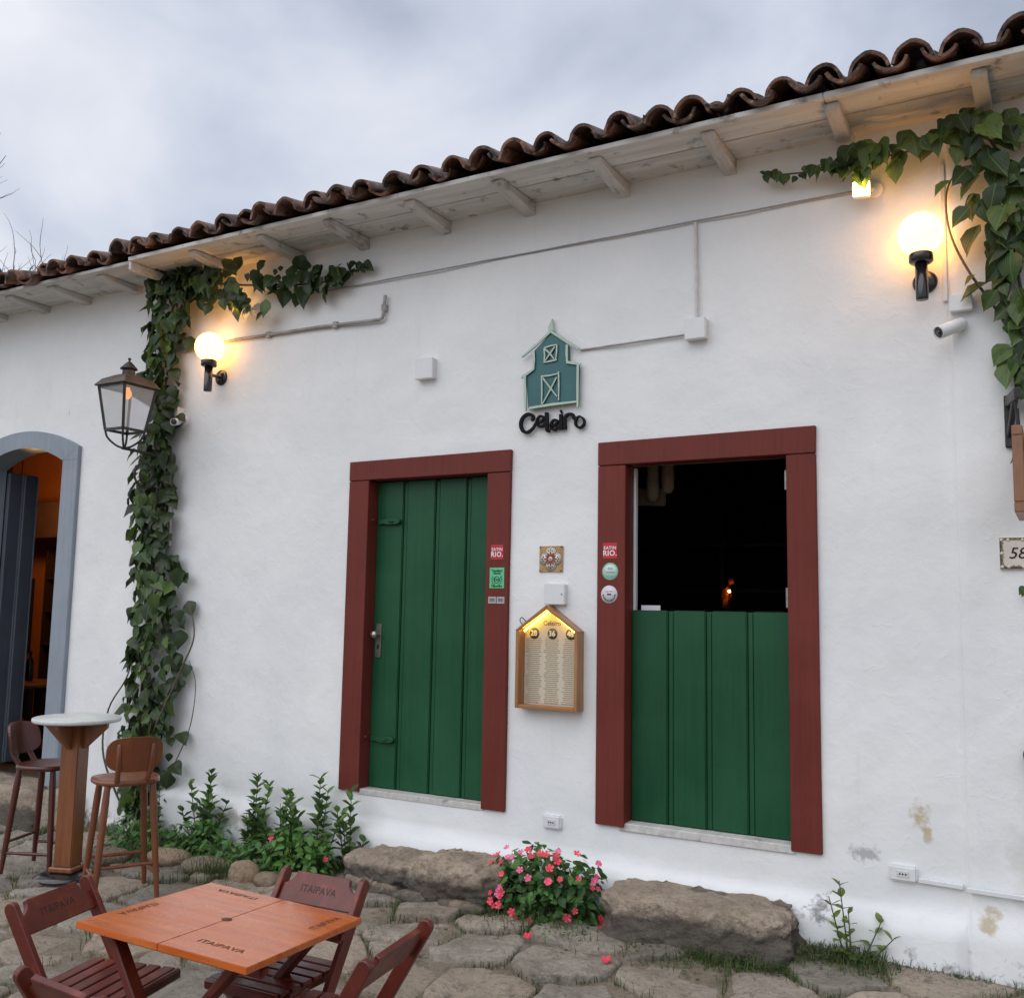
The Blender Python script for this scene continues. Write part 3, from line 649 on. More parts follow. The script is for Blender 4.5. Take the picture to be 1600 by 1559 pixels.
# ------------------------------------------------------------------ neighbouring house on the left
nb = thing('neighbouring_house', 'white neighbouring house with arched grey doorway at the left', 'building', (0, 0, 0))
AX, AR, AIR = -5.63, .765, .56
def arch(x, crown, edge, half): return crown - (crown - edge) * ((x - AX) / half) ** 2
def nb_disp(x, z): return .006 - (noise.noise(Vector((x * 1.1, z * 1.1, 2))) * .010 + noise.noise(Vector((x * 4, z * 4, 7))) * .004) * (.3 if abs(x - AX) < .9 and z < 2.85 else 1)
step = .05; X = sorted(set([-10.0, -3.94, round(AX - AIR, 3), round(AX + AIR, 3)] + [round(-10 + step * i, 3) for i in range(1, 121)])); nz = 60
def strip_wall(xs_, zlow):
    mb = MB(); vs_ = []
    for x in xs_:
        z0 = zlow(x)
        for j in range(nz + 1): z = z0 + (3.9 - z0) * j / nz; vs_.append((x, nb_disp(x, z), z))
    return mb.add(vs_, [(i * (nz + 1) + j, (i + 1) * (nz + 1) + j, (i + 1) * (nz + 1) + j + 1, i * (nz + 1) + j + 1) for i in range(len(xs_) - 1) for j in range(nz)], True)
wl = strip_wall([x for x in X if x <= AX - AIR + .0005], lambda x: -1.0)
w2 = strip_wall([x for x in X if abs(x - AX) <= AIR + .0005], lambda x: arch(x, 2.60, 2.45, AIR))
w3 = strip_wall([x for x in X if x >= AX + AIR - .0005], lambda x: -1.0)
for q in (w2, w3): wl.add(q.v, q.f, True)
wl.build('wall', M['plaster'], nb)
af = bpy.data.objects.new('door_frame', None); COL.objects.link(af); af.parent = nb
MB().box(AX + AIR, AX + AR, -.03, .20, -.295, 2.452).build('jamb', M['greyframe'], af, bevel=.005)
MB().box(AX - AR, AX - AIR, -.03, .20, -.295, 2.452).build('jamb', M['greyframe'], af, bevel=.005)
ks = 16; inner = [(AX - AIR + 2 * AIR * k / ks, arch(AX - AIR + 2 * AIR * k / ks, 2.585, 2.445, AIR)) for k in range(ks + 1)]
outer = [(AX - AR + 2 * AR * k / ks, arch(AX - AR + 2 * AR * k / ks, 2.735, 2.555, AR)) for k in range(ks + 1)]
ar = MB()
for k in range(ks):
    a, b, c, d = inner[k], inner[k + 1], outer[k + 1], outer[k]
    ar.add([(a[0], -.033, a[1]), (b[0], -.033, b[1]), (c[0], -.033, c[1]), (d[0], -.033, d[1])], [(0, 1, 2, 3)])
    ar.add([(a[0], -.033, a[1]), (b[0], -.033, b[1]), (b[0], .2, b[1]), (a[0], .2, a[1])], [(0, 1, 2, 3)])
    ar.add([(d[0], -.033, d[1]), (c[0], -.033, c[1]), (c[0], .2, c[1]), (d[0], .2, d[1])], [(0, 1, 2, 3)])
ar.box(AX + AIR, AX + AR - .001, -.032, -.0305, 2.445, 2.556); ar.box(AX - AR + .001, AX - AIR, -.032, -.0305, 2.445, 2.556)
ar.box(AX + AR - .012, AX + AR - .0005, -.031, .1, 2.447, 2.556)
ar.build('arch', M['greyframe'], af)
# grey leaf folded back inside the left jamb
gl = bpy.data.objects.new('door', None); COL.objects.link(gl); gl.parent = nb; gl['label'] = 'dark slate door leaf folded inwards'
for k in range(2):
    y0 = .19 + k * .150
    MB().box(-6.170 + .010 * k, -6.125 + .010 * k, y0, y0 + .132, -.25, 2.42).build('plank', M['slate'], gl, bevel=.008)
    MB().box(-6.165 + .010 * k, -6.132 + .010 * k, y0 + .133, y0 + .149, -.25, 2.41).build('cover_strip', M['greyframe'], gl, bevel=.003)
nroof = bpy.data.objects.new('roof', None); COL.objects.link(nroof); nroof.parent = nb
MB().prism([(-.43, 3.872), (.02, 3.872), (.02, 3.90), (-.43, 3.90)], -10, -3.815, 'yz').build('soffit_board', M['cracked'], nroof, bevel=.003)
MB().prism([(-.42, 3.903), (2.6, 4.82), (2.6, 4.78), (.02, 3.904)], -10, -3.80, 'yz').build('deck', M['brownbeam'], nroof)
for x in (-4.28, -4.92, -5.49, -6.1, -6.75, -7.4, -8.0):
    MB().prism([(-.37, 3.85), (-.34, 3.835), (.02, 3.815), (.02, 3.8715), (-.37, 3.8715)], x - .05, x + .05, 'yz').build('rafter_tail', M['rafter'], nroof, bevel=.005)
lay_tiles(nroof, -8.0, -3.95, -.50, 3.896, 2, seed=9, jig=2.2)

# ------------------------------------------------------------------ rooms behind the openings
def room(name, x0, x1, y0, y1, z0, z1, holes, floor_m, wall_m):
    r = MB(); r.add([(x0, y0, z0), (x1, y0, z0), (x1, y1, z0), (x0, y1, z0)], [(0, 1, 2, 3)])
    fl = r.build(name + '_floor', floor_m); fl['kind'] = 'structure'
    q = MB()
    q.add([(x0, y0, z0), (x0, y1, z0), (x0, y1, z1), (x0, y0, z1)], [(0, 1, 2, 3)]); q.add([(x1, y0, z0), (x1, y1, z0), (x1, y1, z1), (x1, y0, z1)], [(0, 1, 2, 3)])
    q.add([(x0, y1, z0), (x1, y1, z0), (x1, y1, z1), (x0, y1, z1)], [(0, 1, 2, 3)]); q.add([(x0, y0, z1), (x1, y0, z1), (x1, y1, z1), (x0, y1, z1)], [(0, 1, 2, 3)])
    a, b, c, d = holes
    for u0, u1, w0, w1 in ((x0, a, z0, z1), (b, x1, z0, z1), (a, b, z0, c), (a, b, d, z1)):
        if u1 > u0 and w1 > w0: q.add([(u0, y0, w0), (u1, y0, w0), (u1, y0, w1), (u0, y0, w1)], [(0, 1, 2, 3)])
    wl = q.build(name + '_wall', wall_m); wl['kind'] = 'structure'
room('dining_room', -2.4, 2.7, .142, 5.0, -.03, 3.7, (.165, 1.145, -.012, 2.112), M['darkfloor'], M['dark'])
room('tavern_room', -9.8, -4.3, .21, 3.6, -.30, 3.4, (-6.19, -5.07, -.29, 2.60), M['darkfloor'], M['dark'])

# ------------------------------------------------------------------ fixtures on the wall
RX = Matrix.Rotation(PI / 2, 3, 'X')   # lathe axis +z -> -y (out of the wall)
def globe_lamp(x, y, zg, label):
    t = thing('globe_lamp', label, 'wall lamp', (x, 0, zg - .19), group='globe wall lamps')
    MB().lathe([(.062, -.010), (.062, .010), (.055, .020), (.030, .026), (.016, .030), (.0, .030)], 24, rot=RX).build('wall_plate', M['black'], t)
    MB().tube([(0, -.025, 0), (0, y + .02, .0)], .013, 10).build('arm', M['black'], t)
    MB().lathe([(.0, -.135), (.029, -.135), (.031, -.128), (.031, .058), (.0, .058)], 20, (0, y, 0)).build('stem_tube', M['black'], t)
    MB().lathe([(.0, .059), (.052, .059), (.060, .066), (.060, .104), (.056, .110), (.0, .110)], 24, (0, y, 0)).build('globe_holder', M['black'], t)
    R = .113; pr = [(max(.0, R * math.sin(a)), -R * math.cos(a)) for a in [PI * (.16 + .84 * k / 18) for k in range(19)]]
    MB().lathe(pr, 32, (0, y, .212)).build('globe', M['globe'], t)
    return t
globe_lamp(-3.236, -.14, 3.179, 'glowing globe lamp on black bracket beside the lantern and vine')
globe_lamp(1.866, -.15, 3.168, 'glowing globe lamp on black bracket above the white bullet camera')

def flood(x, z, label, aim):
    t = thing('floodlight', label, 'floodlight', (x, 0, z), group='small floodlights under the eaves')
    MB().lathe([(.045, -.01), (.045, .022), (.038, .028), (.0, .028)], 18, (.05, 0, .02), rot=RX).build('junction_cap', M['whitep'], t)
    MB().beam((.05, -.02, .02), (.0, -.07, .0), .022, .022).build('bracket', M['whitep'], t, bevel=.003)
    d = Vector(aim).normalized(); q = d.to_track_quat('-Y', 'Z').to_matrix()
    h = MB(); h.box(-.048, .048, -.010, .022, -.045, .045); me = h.mesh('housing', .006); o = obj('housing', me, M['whitep'], t, (-.005, -.095, 0)); o.rotation_euler = q.to_euler()
    p = MB(); p.box(-.041, .041, -.0135, -.0105, -.038, .038); o2 = obj('light_panel', p.mesh('light_panel'), M['flood'], o)
    return t
flood(1.577, 3.512, 'small lit square floodlight under the right vine branch', (.20, -1, .02))
flood(-2.93, 3.470, 'small lit floodlight half hidden under the left vine leaves', (-.55, -.80, .55))

# wrought iron lantern on a scrolled bracket
lt = thing('iron_lantern', 'weathered four-sided iron and glass lantern on a scrolled wall bracket', 'lantern', (-3.748, 0, 2.36))
cy = -.46
def at(z): return z - 2.36
zb, zt_ = at(2.53), at(2.86)
hb, ht, he = .100, .145, .170
for sx, sy in ((-1, -1), (1, -1), (1, 1), (-1, 1)):
    MB().beam((sx * hb, cy + sy * hb, zb), (sx * ht, cy + sy * ht, zt_), .020, .020, (sx, sy, 0)).build('corner_bar', M['iron'], lt, bevel=.002)
for z, h in ((zb, hb), (zt_, ht)):
    fr = MB()
    for (a, b) in (((-1, -1), (1, -1)), ((1, -1), (1, 1)), ((1, 1), (-1, 1)), ((-1, 1), (-1, -1))):
        fr.beam((a[0] * h, cy + a[1] * h, z), (b[0] * h, cy + b[1] * h, z), .020, .018)
    fr.build('rail_frame', M['iron'], lt)
for (a, b) in (((-1, -1), (1, -1)), ((1, -1), (1, 1)), ((1, 1), (-1, 1)), ((-1, 1), (-1, -1))):
    q = [(a[0] * hb, cy + a[1] * hb, zb), (b[0] * hb, cy + b[1] * hb, zb), (b[0] * ht, cy + b[1] * ht, zt_), (a[0] * ht, cy + a[1] * ht, zt_)]
    MB().add([Vector(p) for p in q], [(0, 1, 2, 3)]).build('pane', M['glass'], lt)
rf = MB(); hs_ = [(he, zt_ + .004), (he, zt_ + .012), (.135, zt_ + .060), (.062, zt_ + .100)]
vv = [(sx * h, cy + sy * h, z) for h, z in hs_ for sx, sy in ((-1, -1), (1, -1), (1, 1), (-1, 1))]
rf.add(vv, [(i * 4 + k, i * 4 + (k + 1) % 4, (i + 1) * 4 + (k + 1) % 4, (i + 1) * 4 + k) for i in range(3) for k in range(4)] + [(3, 2, 1, 0), (12, 13, 14, 15)])
rfo = rf.build('roof', M['rustroof'], lt, bevel=.003)
MB().lathe([(.0, .09), (.048, .095), (.046, .150), (.0, .150)], 16, (0, cy, zt_)).build('chimney', M['rustroof'], lt)
MB().lathe([(.0, .145), (.064, .147), (.064, .153), (.020, .200), (.006, .212), (.010, .222), (.013, .230), (.008, .238), (.0, .240)], 18, (0, cy, zt_)).build('cap', M['iron'], lt)
MB().lathe([(.0, -.085), (.018, -.08), (.032, -.055), (.030, -.03), (.016, -.005), (.016, .004), (.0, .004)], 14, (0, cy, zt_)).build('bulb', M['bulb'], lt)
yk = MB()
for sx, sy in ((-1, -1), (1, -1), (1, 1), (-1, 1)):
    yk.tube(smooth_path([(sx * hb, cy + sy * hb, zb), (sx * hb * .85, cy + sy * hb * .85, zb - .06), (sx * .04, cy + sy * .04, zb - .115), (0, cy, zb - .135)]), .008, 6)
yk.build('yoke', M['iron'], lt)
MB().tube([(0, cy - .02, zb - .135), (0, cy * .5, .03), (0, .0, -.005)], .011, 8).build('arm', M['iron'], lt)
def spiral(c, r0, r1, turns, a0, n=40): return [(0, c[0] + (r0 + (r1 - r0) * k / n) * math.cos(a0 + turns * 2 * PI * k / n), c[1] + (r0 + (r1 - r0) * k / n) * math.sin(a0 + turns * 2 * PI * k / n)) for k in range(n + 1)]
MB().tube(spiral((-.255, -.135), .022, .118, 1.9, 0.4) + [(0, -.12, -.24), (0, -.05, -.40), (0, -.015, -.50)], .009, 7).build('scroll', M['iron'], lt)
MB().tube(spiral((-.118, -.545), .018, .075, 1.8, 2.2), .009, 7).build('scroll', M['iron'], lt)
MB().tube([(0, -.016, .03), (0, -.016, -.72)], .009, 7).build('back_bar', M['iron'], lt)

# cameras
def bullet(name, x, z, d, label, r=.034, ln=.17):
    t = thing(name, label, 'security camera', (x, 0, z), group='security cameras')
    MB().lathe([(.052, -.01), (.052, .012), (.046, .018), (.0, .018)], 22, rot=RX).build('wall_plate', M['whitep'], t)
    d = Vector(d).normalized(); a = Vector((0, -.05, -.005)); rot = d.to_track_quat('Z', 'Y').to_matrix()
    MB().tube([(0, -.012, 0), a, a + d * .03], .015, 10).build('joint', M['whitep'], t)
    MB().lathe([(.0, 0), (r * .8, .0), (r, .012), (r, ln), (r * .86, ln), (r * .86, ln - .012), (.0, ln - .012)], 22, a, rot=rot).build('body', M['whitep'], t)
    MB().lathe([(.0, ln - .0115), (r * .84, ln - .0115), (r * .84, ln - .006), (r * .5, ln - .004), (.0, ln - .004)], 18, a, rot=rot).build('face', M['ring'], t)
    MB().lathe([(.0, ln - .004), (r * .42, ln - .004), (r * .3, ln + .003), (.0, ln + .005)], 16, a, rot=rot).build('lens', M['lens'], t)
    return t
bullet('security_camera', 2.045, 2.728, (-.62, -.66, -.38), 'white bullet camera under the right globe lamp pointing left')
bullet('security_camera', -3.635, 2.672, (.50, -.82, -.22), 'white bullet camera beside the left vine facing the street', .028, .13)

# boxes
def wbox(name, x0, x1, z0, z1, d, label, cat, group=None, y0=.01, lid=True, mat='whitep'):
    t = thing(name, label, cat, ((x0 + x1) / 2, 0, (z0 + z1) / 2), group=group); a, b = (x1 - x0) / 2, (z1 - z0) / 2
    MB().box(-a, a, -d * .6, y0 + .015, -b, b).build('back_box', M[mat], t, bevel=.004)
    if lid: MB().box(-a - .002, a + .002, -d, -d * .6 - .0005, -b - .002, b + .002).build('lid', M[mat], t, bevel=.004, seg=2)
    return t
wbox('junction_box', -1.355, -1.215, 2.775, 2.915, .055, 'white square box left of the barn sign', 'junction box', 'white boxes on the wall')
wbox('junction_box', .562, .685, 2.818, 2.940, .055, 'white square box at the foot of the thin vertical conduit', 'junction box', 'white boxes on the wall')
t = wbox('junction_box', -.342, -.205, 1.268, 1.392, .050, 'white square box just above the lit menu case', 'junction box', 'white boxes on the wall')
MB().lathe([(.004, 0), (.004, .003), (0, .003)], 8, (.052, -.050, .0), rot=RX).build('screw', M['ring'], t)
wbox('junction_box', 1.985, 2.090, 2.785, 2.868, .080, 'white box above the right bullet camera', 'junction box', 'white boxes on the wall', y0=-.02)
wbox('junction_box', -3.745, -3.630, 2.690, 2.780, .075, 'white box above the left bullet camera', 'junction box', 'white boxes on the wall')
def outlet(x, z, w_, h_, label):
    t = thing('power_outlet', label, 'power outlet', (x, 0, z), group='outlets low on the wall')
    MB().box(-w_ / 2, w_ / 2, -.030, .02, -h_ / 2, h_ / 2).build('plate', M['whitep'], t, bevel=.010, seg=2)
    MB().box(-w_ * .22, w_ * .22, -.0335, -.0295, -h_ * .20, h_ * .20).build('socket', M['white_paint'], t, bevel=.002)
    for s in (-.014, 0, .014): MB().lathe([(.0045, 0), (.0045, .001), (0, .001)], 8, (s, -.0338, .0), rot=RX).build('pin_hole', M['ink'], t)
outlet(-.283, -.024, .120, .082, 'white outlet on the wall between the two doors')
outlet(1.684, -.040, .134, .078, 'white outlet low on the wall at the right with trunking')

# conduits and cables
def pipe(name, pts, r, mat, label, cat='conduit', group='conduits on the facade', clips=()):
    t = thing(name, label, cat, pts[0], group=group); o = Vector(pts[0])
    MB().tube([Vector(p) - o for p in pts], r, 8).build('pipe', M[mat], t)
    for c in clips: MB().box(-r * 1.5, r * 1.5, -r * 1.2, r * 1.5, -r * 1.8, r * 1.8).build('clip', M[mat], t, Vector(c) - o, bevel=.002)
    return t
pipe('conduit', [(-3.66, -.022, 3.247), (-3.27, -.022, 3.265), (-3.03, -.022, 3.272), (-2.262, -.022, 3.266), (-1.70, -.022, 3.247), (-1.676, -.022, 3.256), (-1.668, -.022, 3.28), (-1.655, -.022, 3.418)], .0125, 'greypipe', 'weathered grey pipe running right from the left globe lamp', clips=[(-2.75, -.016, 3.270), (-2.1, -.016, 3.262), (-1.665, -.016, 3.33)])
pipe('cable', [(-2.245 - .3, -.014, 3.530)] + [(-2.245 + 3.77 * k / 24, -.016, 3.533 + .014 * k / 24 - .003 * abs(math.sin(k * .7))) for k in range(25)], .0055, 'cable', 'long thin grey cable strung along the upper wall', 'cable')
pipe('conduit', [(.617, -.018, 3.532), (.623, -.018, 2.942)], .010, 'white_paint', 'thin white vertical conduit dropping from the long cable')
pipe('conduit', [(-.13, -.014, 2.846), (.560, -.014, 2.858)], .0065, 'greypipe', 'thin conduit from the barn sign to the square box')
def trunk(pts, label, w_=.022, d=.020, yy=0):
    t = thing('cable_trunking', label, 'trunking', pts[0], group='plastic trunking'); o = Vector(pts[0])
    for a, b in zip(pts[:-1], pts[1:]):
        MB().beam(Vector(a) - o, Vector(b) - o, d, w_, (0, 0, 1) if abs(a[2] - b[2]) < .2 else (1, 0, 0)).build('channel', M['white_paint'] if yy else M['whitep'], t, bevel=.002)
trunk([(1.754, -.014, -.062), (1.957, -.014, -.066)], 'short white trunking right of the low outlet')
trunk([(1.975, -.045, -.068), (2.6, -.045, -.074)], 'white trunking leaving the frame at the low right')
trunk([(1.966, -.014, 3.60), (1.962, -.014, 2.86)], 'white vertical trunking right of the right globe lamp')
trunk([(-3.735, -.016, 2.36), (-3.70, -.016, 1.68)], 'thin white vertical trunking under the lantern bracket', .026, .02, 1)

# barn sign with lettering
sg = thing('barn_sign', 'teal cut-out barn sign with pale trim on the wall', 'sign', (-.32, 0, 2.5))
def sh(p): return [(a + .32, b - 2.5) for a, b in p]
plate = [(-0.329, 2.982), (-0.207, 2.879), (-0.202, 2.771), (-0.133, 2.747), (-0.14, 2.515), (-0.487, 2.505), (-0.507, 2.713), (-0.449, 2.754), (-0.454, 2.87)]
MB().prism(sh(plate), -.030, -.008).build('plate', M['teal'], sg, bevel=.002)
MB().prism(sh([(-0.349, 2.990), (-0.352, 3.017), (-0.324, 3.072), (-0.315, 3.016), (-0.309, 2.985)]), -.034, -.010).build('spire', M['mint'], sg, bevel=.003)
T_ = [(-0.329, 2.985), (-0.536, 2.842), (-0.329, 2.985), (-0.128, 2.846), (-0.45, 2.873), (-0.447, 2.751), (-0.213, 2.885), (-0.21, 2.771), (-0.537, 2.707), (-0.444, 2.754), (-0.215, 2.773), (-0.114, 2.747), (-0.508, 2.713), (-0.498, 2.488), (-0.134, 2.747), (-0.133, 2.476), (-0.474, 2.502), (-0.14, 2.514)]
WN = [(-0.373, 2.883), (-0.282, 2.893), (-0.284, 2.894), (-0.291, 2.797), (-0.283, 2.796), (-0.376, 2.788), (-0.373, 2.881), (-0.371, 2.787), (-0.366, 2.874), (-0.3, 2.801), (-0.297, 2.881), (-0.365, 2.797)]
DR = [(-0.389, 2.698), (-0.386, 2.52), (-0.394, 2.7), (-0.268, 2.706), (-0.269, 2.718), (-0.266, 2.532), (-0.379, 2.688), (-0.277, 2.559), (-0.281, 2.684), (-0.38, 2.52)]
def strip(P, names, wd, y):
    for i in range(0, len(P), 2):
        a, b = Vector(sh([P[i]])[0]), Vector(sh([P[i + 1]])[0]); m_ = (a + b) / 2; n_ = Vector((-(b - a).y, (b - a).x)).normalized() * rnd.uniform(-.004, .004)
        yy = y - .0006 * (i // 2)
        MB().ribbon([a, m_ + n_, b], [wd * .85 + .004, wd * .85 + .004, wd * .6 + .004], yy + .0035, yy + .0075).build('trim_outline', M['signdark'], sg)
        MB().ribbon([a, m_ + n_, b], [wd * .95, wd, wd * .7], yy, yy + .0038).build(names, M['mint'], sg, bevel=.001)
strip(T_, 'trim', .017, -.040); strip(WN, 'loft_window_bar', .011, -.040); strip(DR, 'barn_door_bar', .011, -.040)
for x, z in ((-.45, 2.55), (-.19, 2.56), (-.33, 2.93)): MB().lathe([(.006, -.01), (.006, .012), (0, .012)], 8, (x + .32, 0, z - 2.5), rot=RX).build('standoff', M['signdark'], sg)
lg = thing('lettering', 'black cut-out script lettering under the barn sign', 'lettering', (-.32, 0, 2.40))
LT = dict(C=[(-0.466, 2.426), (-0.452, 2.438), (-0.462, 2.459), (-0.495, 2.467), (-0.53, 2.444), (-0.542, 2.404), (-0.525, 2.363), (-0.491, 2.351), (-0.455, 2.374), (-0.431, 2.407)],
    e=[(-0.424, 2.406), (-0.385, 2.419), (-0.38, 2.441), (-0.406, 2.447), (-0.425, 2.419), (-0.416, 2.387), (-0.384, 2.383), (-0.365, 2.402)],
    l=[(-0.357, 2.468), (-0.355, 2.401), (-0.35, 2.353), (-0.334, 2.353)],
    e2=[(-0.326, 2.376), (-0.288, 2.39), (-0.284, 2.411), (-0.309, 2.413), (-0.325, 2.387), (-0.318, 2.359), (-0.294, 2.353), (-0.272, 2.371)],
    i=[(-0.256, 2.448), (-0.253, 2.35)], r=[(-0.227, 2.35), (-0.228, 2.42), (-0.204, 2.442), (-0.176, 2.439), (-0.162, 2.413), (-0.144, 2.4)],
    o=[(-0.126, 2.426), (-0.098, 2.403), (-0.098, 2.369), (-0.125, 2.352), (-0.152, 2.374), (-0.152, 2.408), (-0.126, 2.426)])
k0 = 0
for nm, P in LT.items():
    Q = [(p.x, p.y) for p in smooth_path([Vector((a + .32, b - 2.40, 0)) for a, b in P], 6)]
    n_ = len(Q); wd = {'C': .022, 'l': .021, 'i': .021, 'r': .019}.get(nm, .0145)
    ww = [wd * (.62 + .38 * abs(math.sin(PI * i / (n_ - 1)))) if nm in 'Co' else wd for i in range(n_)]
    k0 += 1; MB().ribbon(Q, ww, -.030 - .0004 * k0, -.012).build('letter', M['ink'], lg)
MB().ribbon([(.061, .062), (.070, .066)], .024, -.030, -.012).build('letter_dot', M['ink'], lg)

# lit menu case
mc = thing('menu_case', 'house-shaped wooden menu case lit by a yellow led strip', 'menu case', (-.304, 0, .637))
hw = .211; zs, za = .475, .628; D0, D1 = -.090, .008
MB().box(-hw, -hw + .022, D0, D1, .0, zs).build('side_board', M['honey'], mc, bevel=.003)
MB().box(hw - .022, hw, D0, D1, .0, zs - .004).build('side_board', M['honey'], mc, bevel=.003)
MB().box(-hw + .0225, hw - .0225, D0 + .001, D1, .0, .022).build('bottom_board', M['honey'], mc, bevel=.003)
sl = (za - zs) / hw; nn = Vector((-sl, 1)).normalized() * .022
for s in (-1, 1):
    P = [(s * (hw + .006), zs - .006), (0, za), (0, za - .028), (s * (hw - .022), zs - .006 + .001)]
    MB().prism(P, D0 - .0015, D1).build('roof_board', M['honey'], mc, bevel=.003)
MB().prism([(-hw + .022, .022), (hw - .022, .022), (hw - .022, zs - .002), (0, za - .028), (-hw + .022, zs - .002)], -.008, .006).build('back_panel', M['cream'], mc)
pp = MB(); pp.prism([(-hw + .034, .030), (hw - .026, .030), (hw - .026, zs - .02), (0, za - .050), (-hw + .034, zs - .02)], -.0115, -.0085); pp.build('menu_sheet', M['paper'], mc)
for s in (-1, 1):
    a, b = Vector((s * (hw - .036), 0, zs - .010)), Vector((s * .010, 0, za - .042))
    MB().beam(a + Vector((0, -.045, 0)), b + Vector((0, -.045, 0)), .010, .004, (0, 1, 0)).build('led_strip', M['led'], mc)
for x, tx in ((-.125, '28'), (.0, '36'), (.125, '48')):
    MB().lathe([(.034, 0), (.034, .001), (.0, .001)], 22, (x + .004, -.0116, .452), rot=RX).build('price_disc', M['olive'], mc)
    o = wall_text('price', tx, .046, x, -.0130, .452, M['swhite'], mc, bold=.0012)
wall_text('heading', 'Celeiro', .040, .0, -.0122, .515, M['olive'], mc, bold=.0006)
MB().tube(smooth_path([(-.165, -.03, .512), (-.195, -.03, .545), (-.213, -.03, .540), (-.212, -.03, .520), (-.190, -.03, .497)]), .003, 6).build('hook', M['iron'], mc)

# stickers on the door frames
def sticker(name, label, x, z, shape, mat, rot=0):
    t = thing(name, label, 'sticker', (x, -.0245, z))
    if shape[0] == 'r': a, b = shape[1] / 2, shape[2] / 2; MB().box(-a, a, -.0012, .0004, -b, b).build('sheet', M[mat], t)
    else: MB().lathe([(shape[1], -.0004), (shape[1], .0012), (0, .0012)], 28, rot=RX).build('sheet', M[mat], t)
    return t
for x, z, lb in ((-.697, 1.594, 'red square sticker with white lettering on the left door frame'), (.084, 1.592, 'red square sticker with white lettering on the right door frame')):
    t = sticker('sticker', lb, x, z, ('r', .092, .094), 'sredd')
    wall_text('print', 'EATIN', .027, 0, -.0022, .016, M['swhite'], t, bold=.0006, spacing=1.1); wall_text('print', 'RIO.', .044, 0, -.0022, -.016, M['swhite'], t, bold=.0011, spacing=1.1)
t = sticker('sticker', 'green rectangular award sticker on the left door frame', -.695, 1.430, ('r', .106, .130), 'sgreen')
wall_text('print', 'Travelers', .021, 0, -.0022, .045, M['ink'], t, bold=.0006); wall_text('print', 'Choice', .019, 0, -.0022, .029, M['ink'], t, bold=.0006); wall_text('print', 'Tripadvisor', .018, 0, -.0022, -.052, M['ink'], t, bold=.0006)
em = MB()
em.tube([(.021 * math.cos(a), 0, .021 * math.sin(a)) for a in [2 * PI * k / 24 for k in range(24)]], .0018, 4, closed=True)
for s in (-1, 1):
    em.tube([(s * .009 + .007 * math.cos(a), 0, .007 * math.sin(a)) for a in [2 * PI * k / 14 for k in range(14)]], .0016, 4, closed=True)
    for k in range(5):
        a = -PI / 2 + s * (.5 + k * .38); em.beam((.030 * math.cos(a), 0, .030 * math.sin(a)), (.041 * math.cos(a + s * .12), 0, .041 * math.sin(a + s * .12)), .002, .006, (0, 1, 0))
em.build('emblem', M['ink'], t, (0, -.0022, -.012))
for k, x in enumerate((-.727, -.665)):
    t = sticker('sticker', ('left' if k == 0 else 'right') + ' one of two small grey labels below the green sticker', x, 1.290, ('r', .056, .042), 'sgrey')
    for j, (w_, z) in enumerate(((.040, .008), (.034, 0), (.038, -.008))): MB().box(-w_ / 2, w_ / 2, -.0020, -.0013, z - .0022, z + .0022).build('print', M['ring'], t)
t = sticker('sticker', 'round pale mint badge sticker on the right door frame', .086, 1.468, ('c', .052), 'smint')
MB().tube([(.049 * math.cos(a), 0, .049 * math.sin(a)) for a in [2 * PI * k / 30 for k in range(30)]], .0022, 4, closed=True).build('rim', M['sgreen'], t, (0, -.0012, 0))
wall_text('print', 'Tripadvisor', .014, 0, -.0022, -.004, M['ring'], t)
for s in (-1, 1): MB().tube([(s * .008 + .006 * math.cos(a), 0, .012 + .006 * math.sin(a)) for a in [2 * PI * k / 12 for k in range(12)]], .0014, 4, closed=True).build('owl_eye', M['ring'], t, (0, -.0012, .005))
for k in range(4): MB().lathe([(.004, 0), (.004, .001), (0, .001)], 10, (-.021 + .014 * k, -.0012, -.026), rot=RX).build('dot', M['sgreen'], t)
t = sticker('sticker', 'round white sticker with small icons on the right door frame', .081, 1.332, ('c', .053), 'spale')
MB().box(-.014, .014, -.0022, -.0013, -.004, .004).build('print', M['ink'], t)
wall_text('print', 'aqui tem', .014, 0, -.0022, .018, M['ring'], t)
for k in range(9):
    a = -PI * .95 + k * PI * .9 / 8; MB().lathe([(.005, 0), (.005, .001), (0, .001)], 10, (.038 * math.cos(a), -.0012, .038 * math.sin(a)), rot=RX).build('icon', M[('ring', 'teal', 'ink')[k % 3]], t)

# glazed tile
gt = thing('glazed_tile', 'square glazed tile with a red and amber quatrefoil between the doors', 'tile', (-.318, -.002, 1.547))
a = .0805
MB().box(-a, a, -.012, .006, -a, a).build('body', M['amberglaze'], gt, bevel=.002)
def discs(name, mat, items, y, n=26):
    m_ = MB()
    for x, z, r in items: m_.lathe([(r, 0), (r, .0006), (0, .0006)], n, (x, y, z), rot=RX)
    o = m_.build(name, M[mat], gt)
    if len(items) > 5: o['kind'] = 'stuff'
q4 = [(.036, 0), (-.036, 0), (0, .036), (0, -.036)]
discs('quatrefoil_outline', 'brownglaze', [(x, z, .0415) for x, z in q4] + [(0, 0, .03)], -.0122)
discs('quatrefoil_band', 'cream', [(x, z, .0385) for x, z in q4] + [(0, 0, .03)], -.0130)
discs('quatrefoil_line', 'brownglaze', [(x, z, .0325) for x, z in q4] + [(0, 0, .03)], -.0138)
discs('quatrefoil_field', 'cream', [(x, z, .0300) for x, z in q4] + [(0, 0, .03)], -.0146)
cr_ = MB()
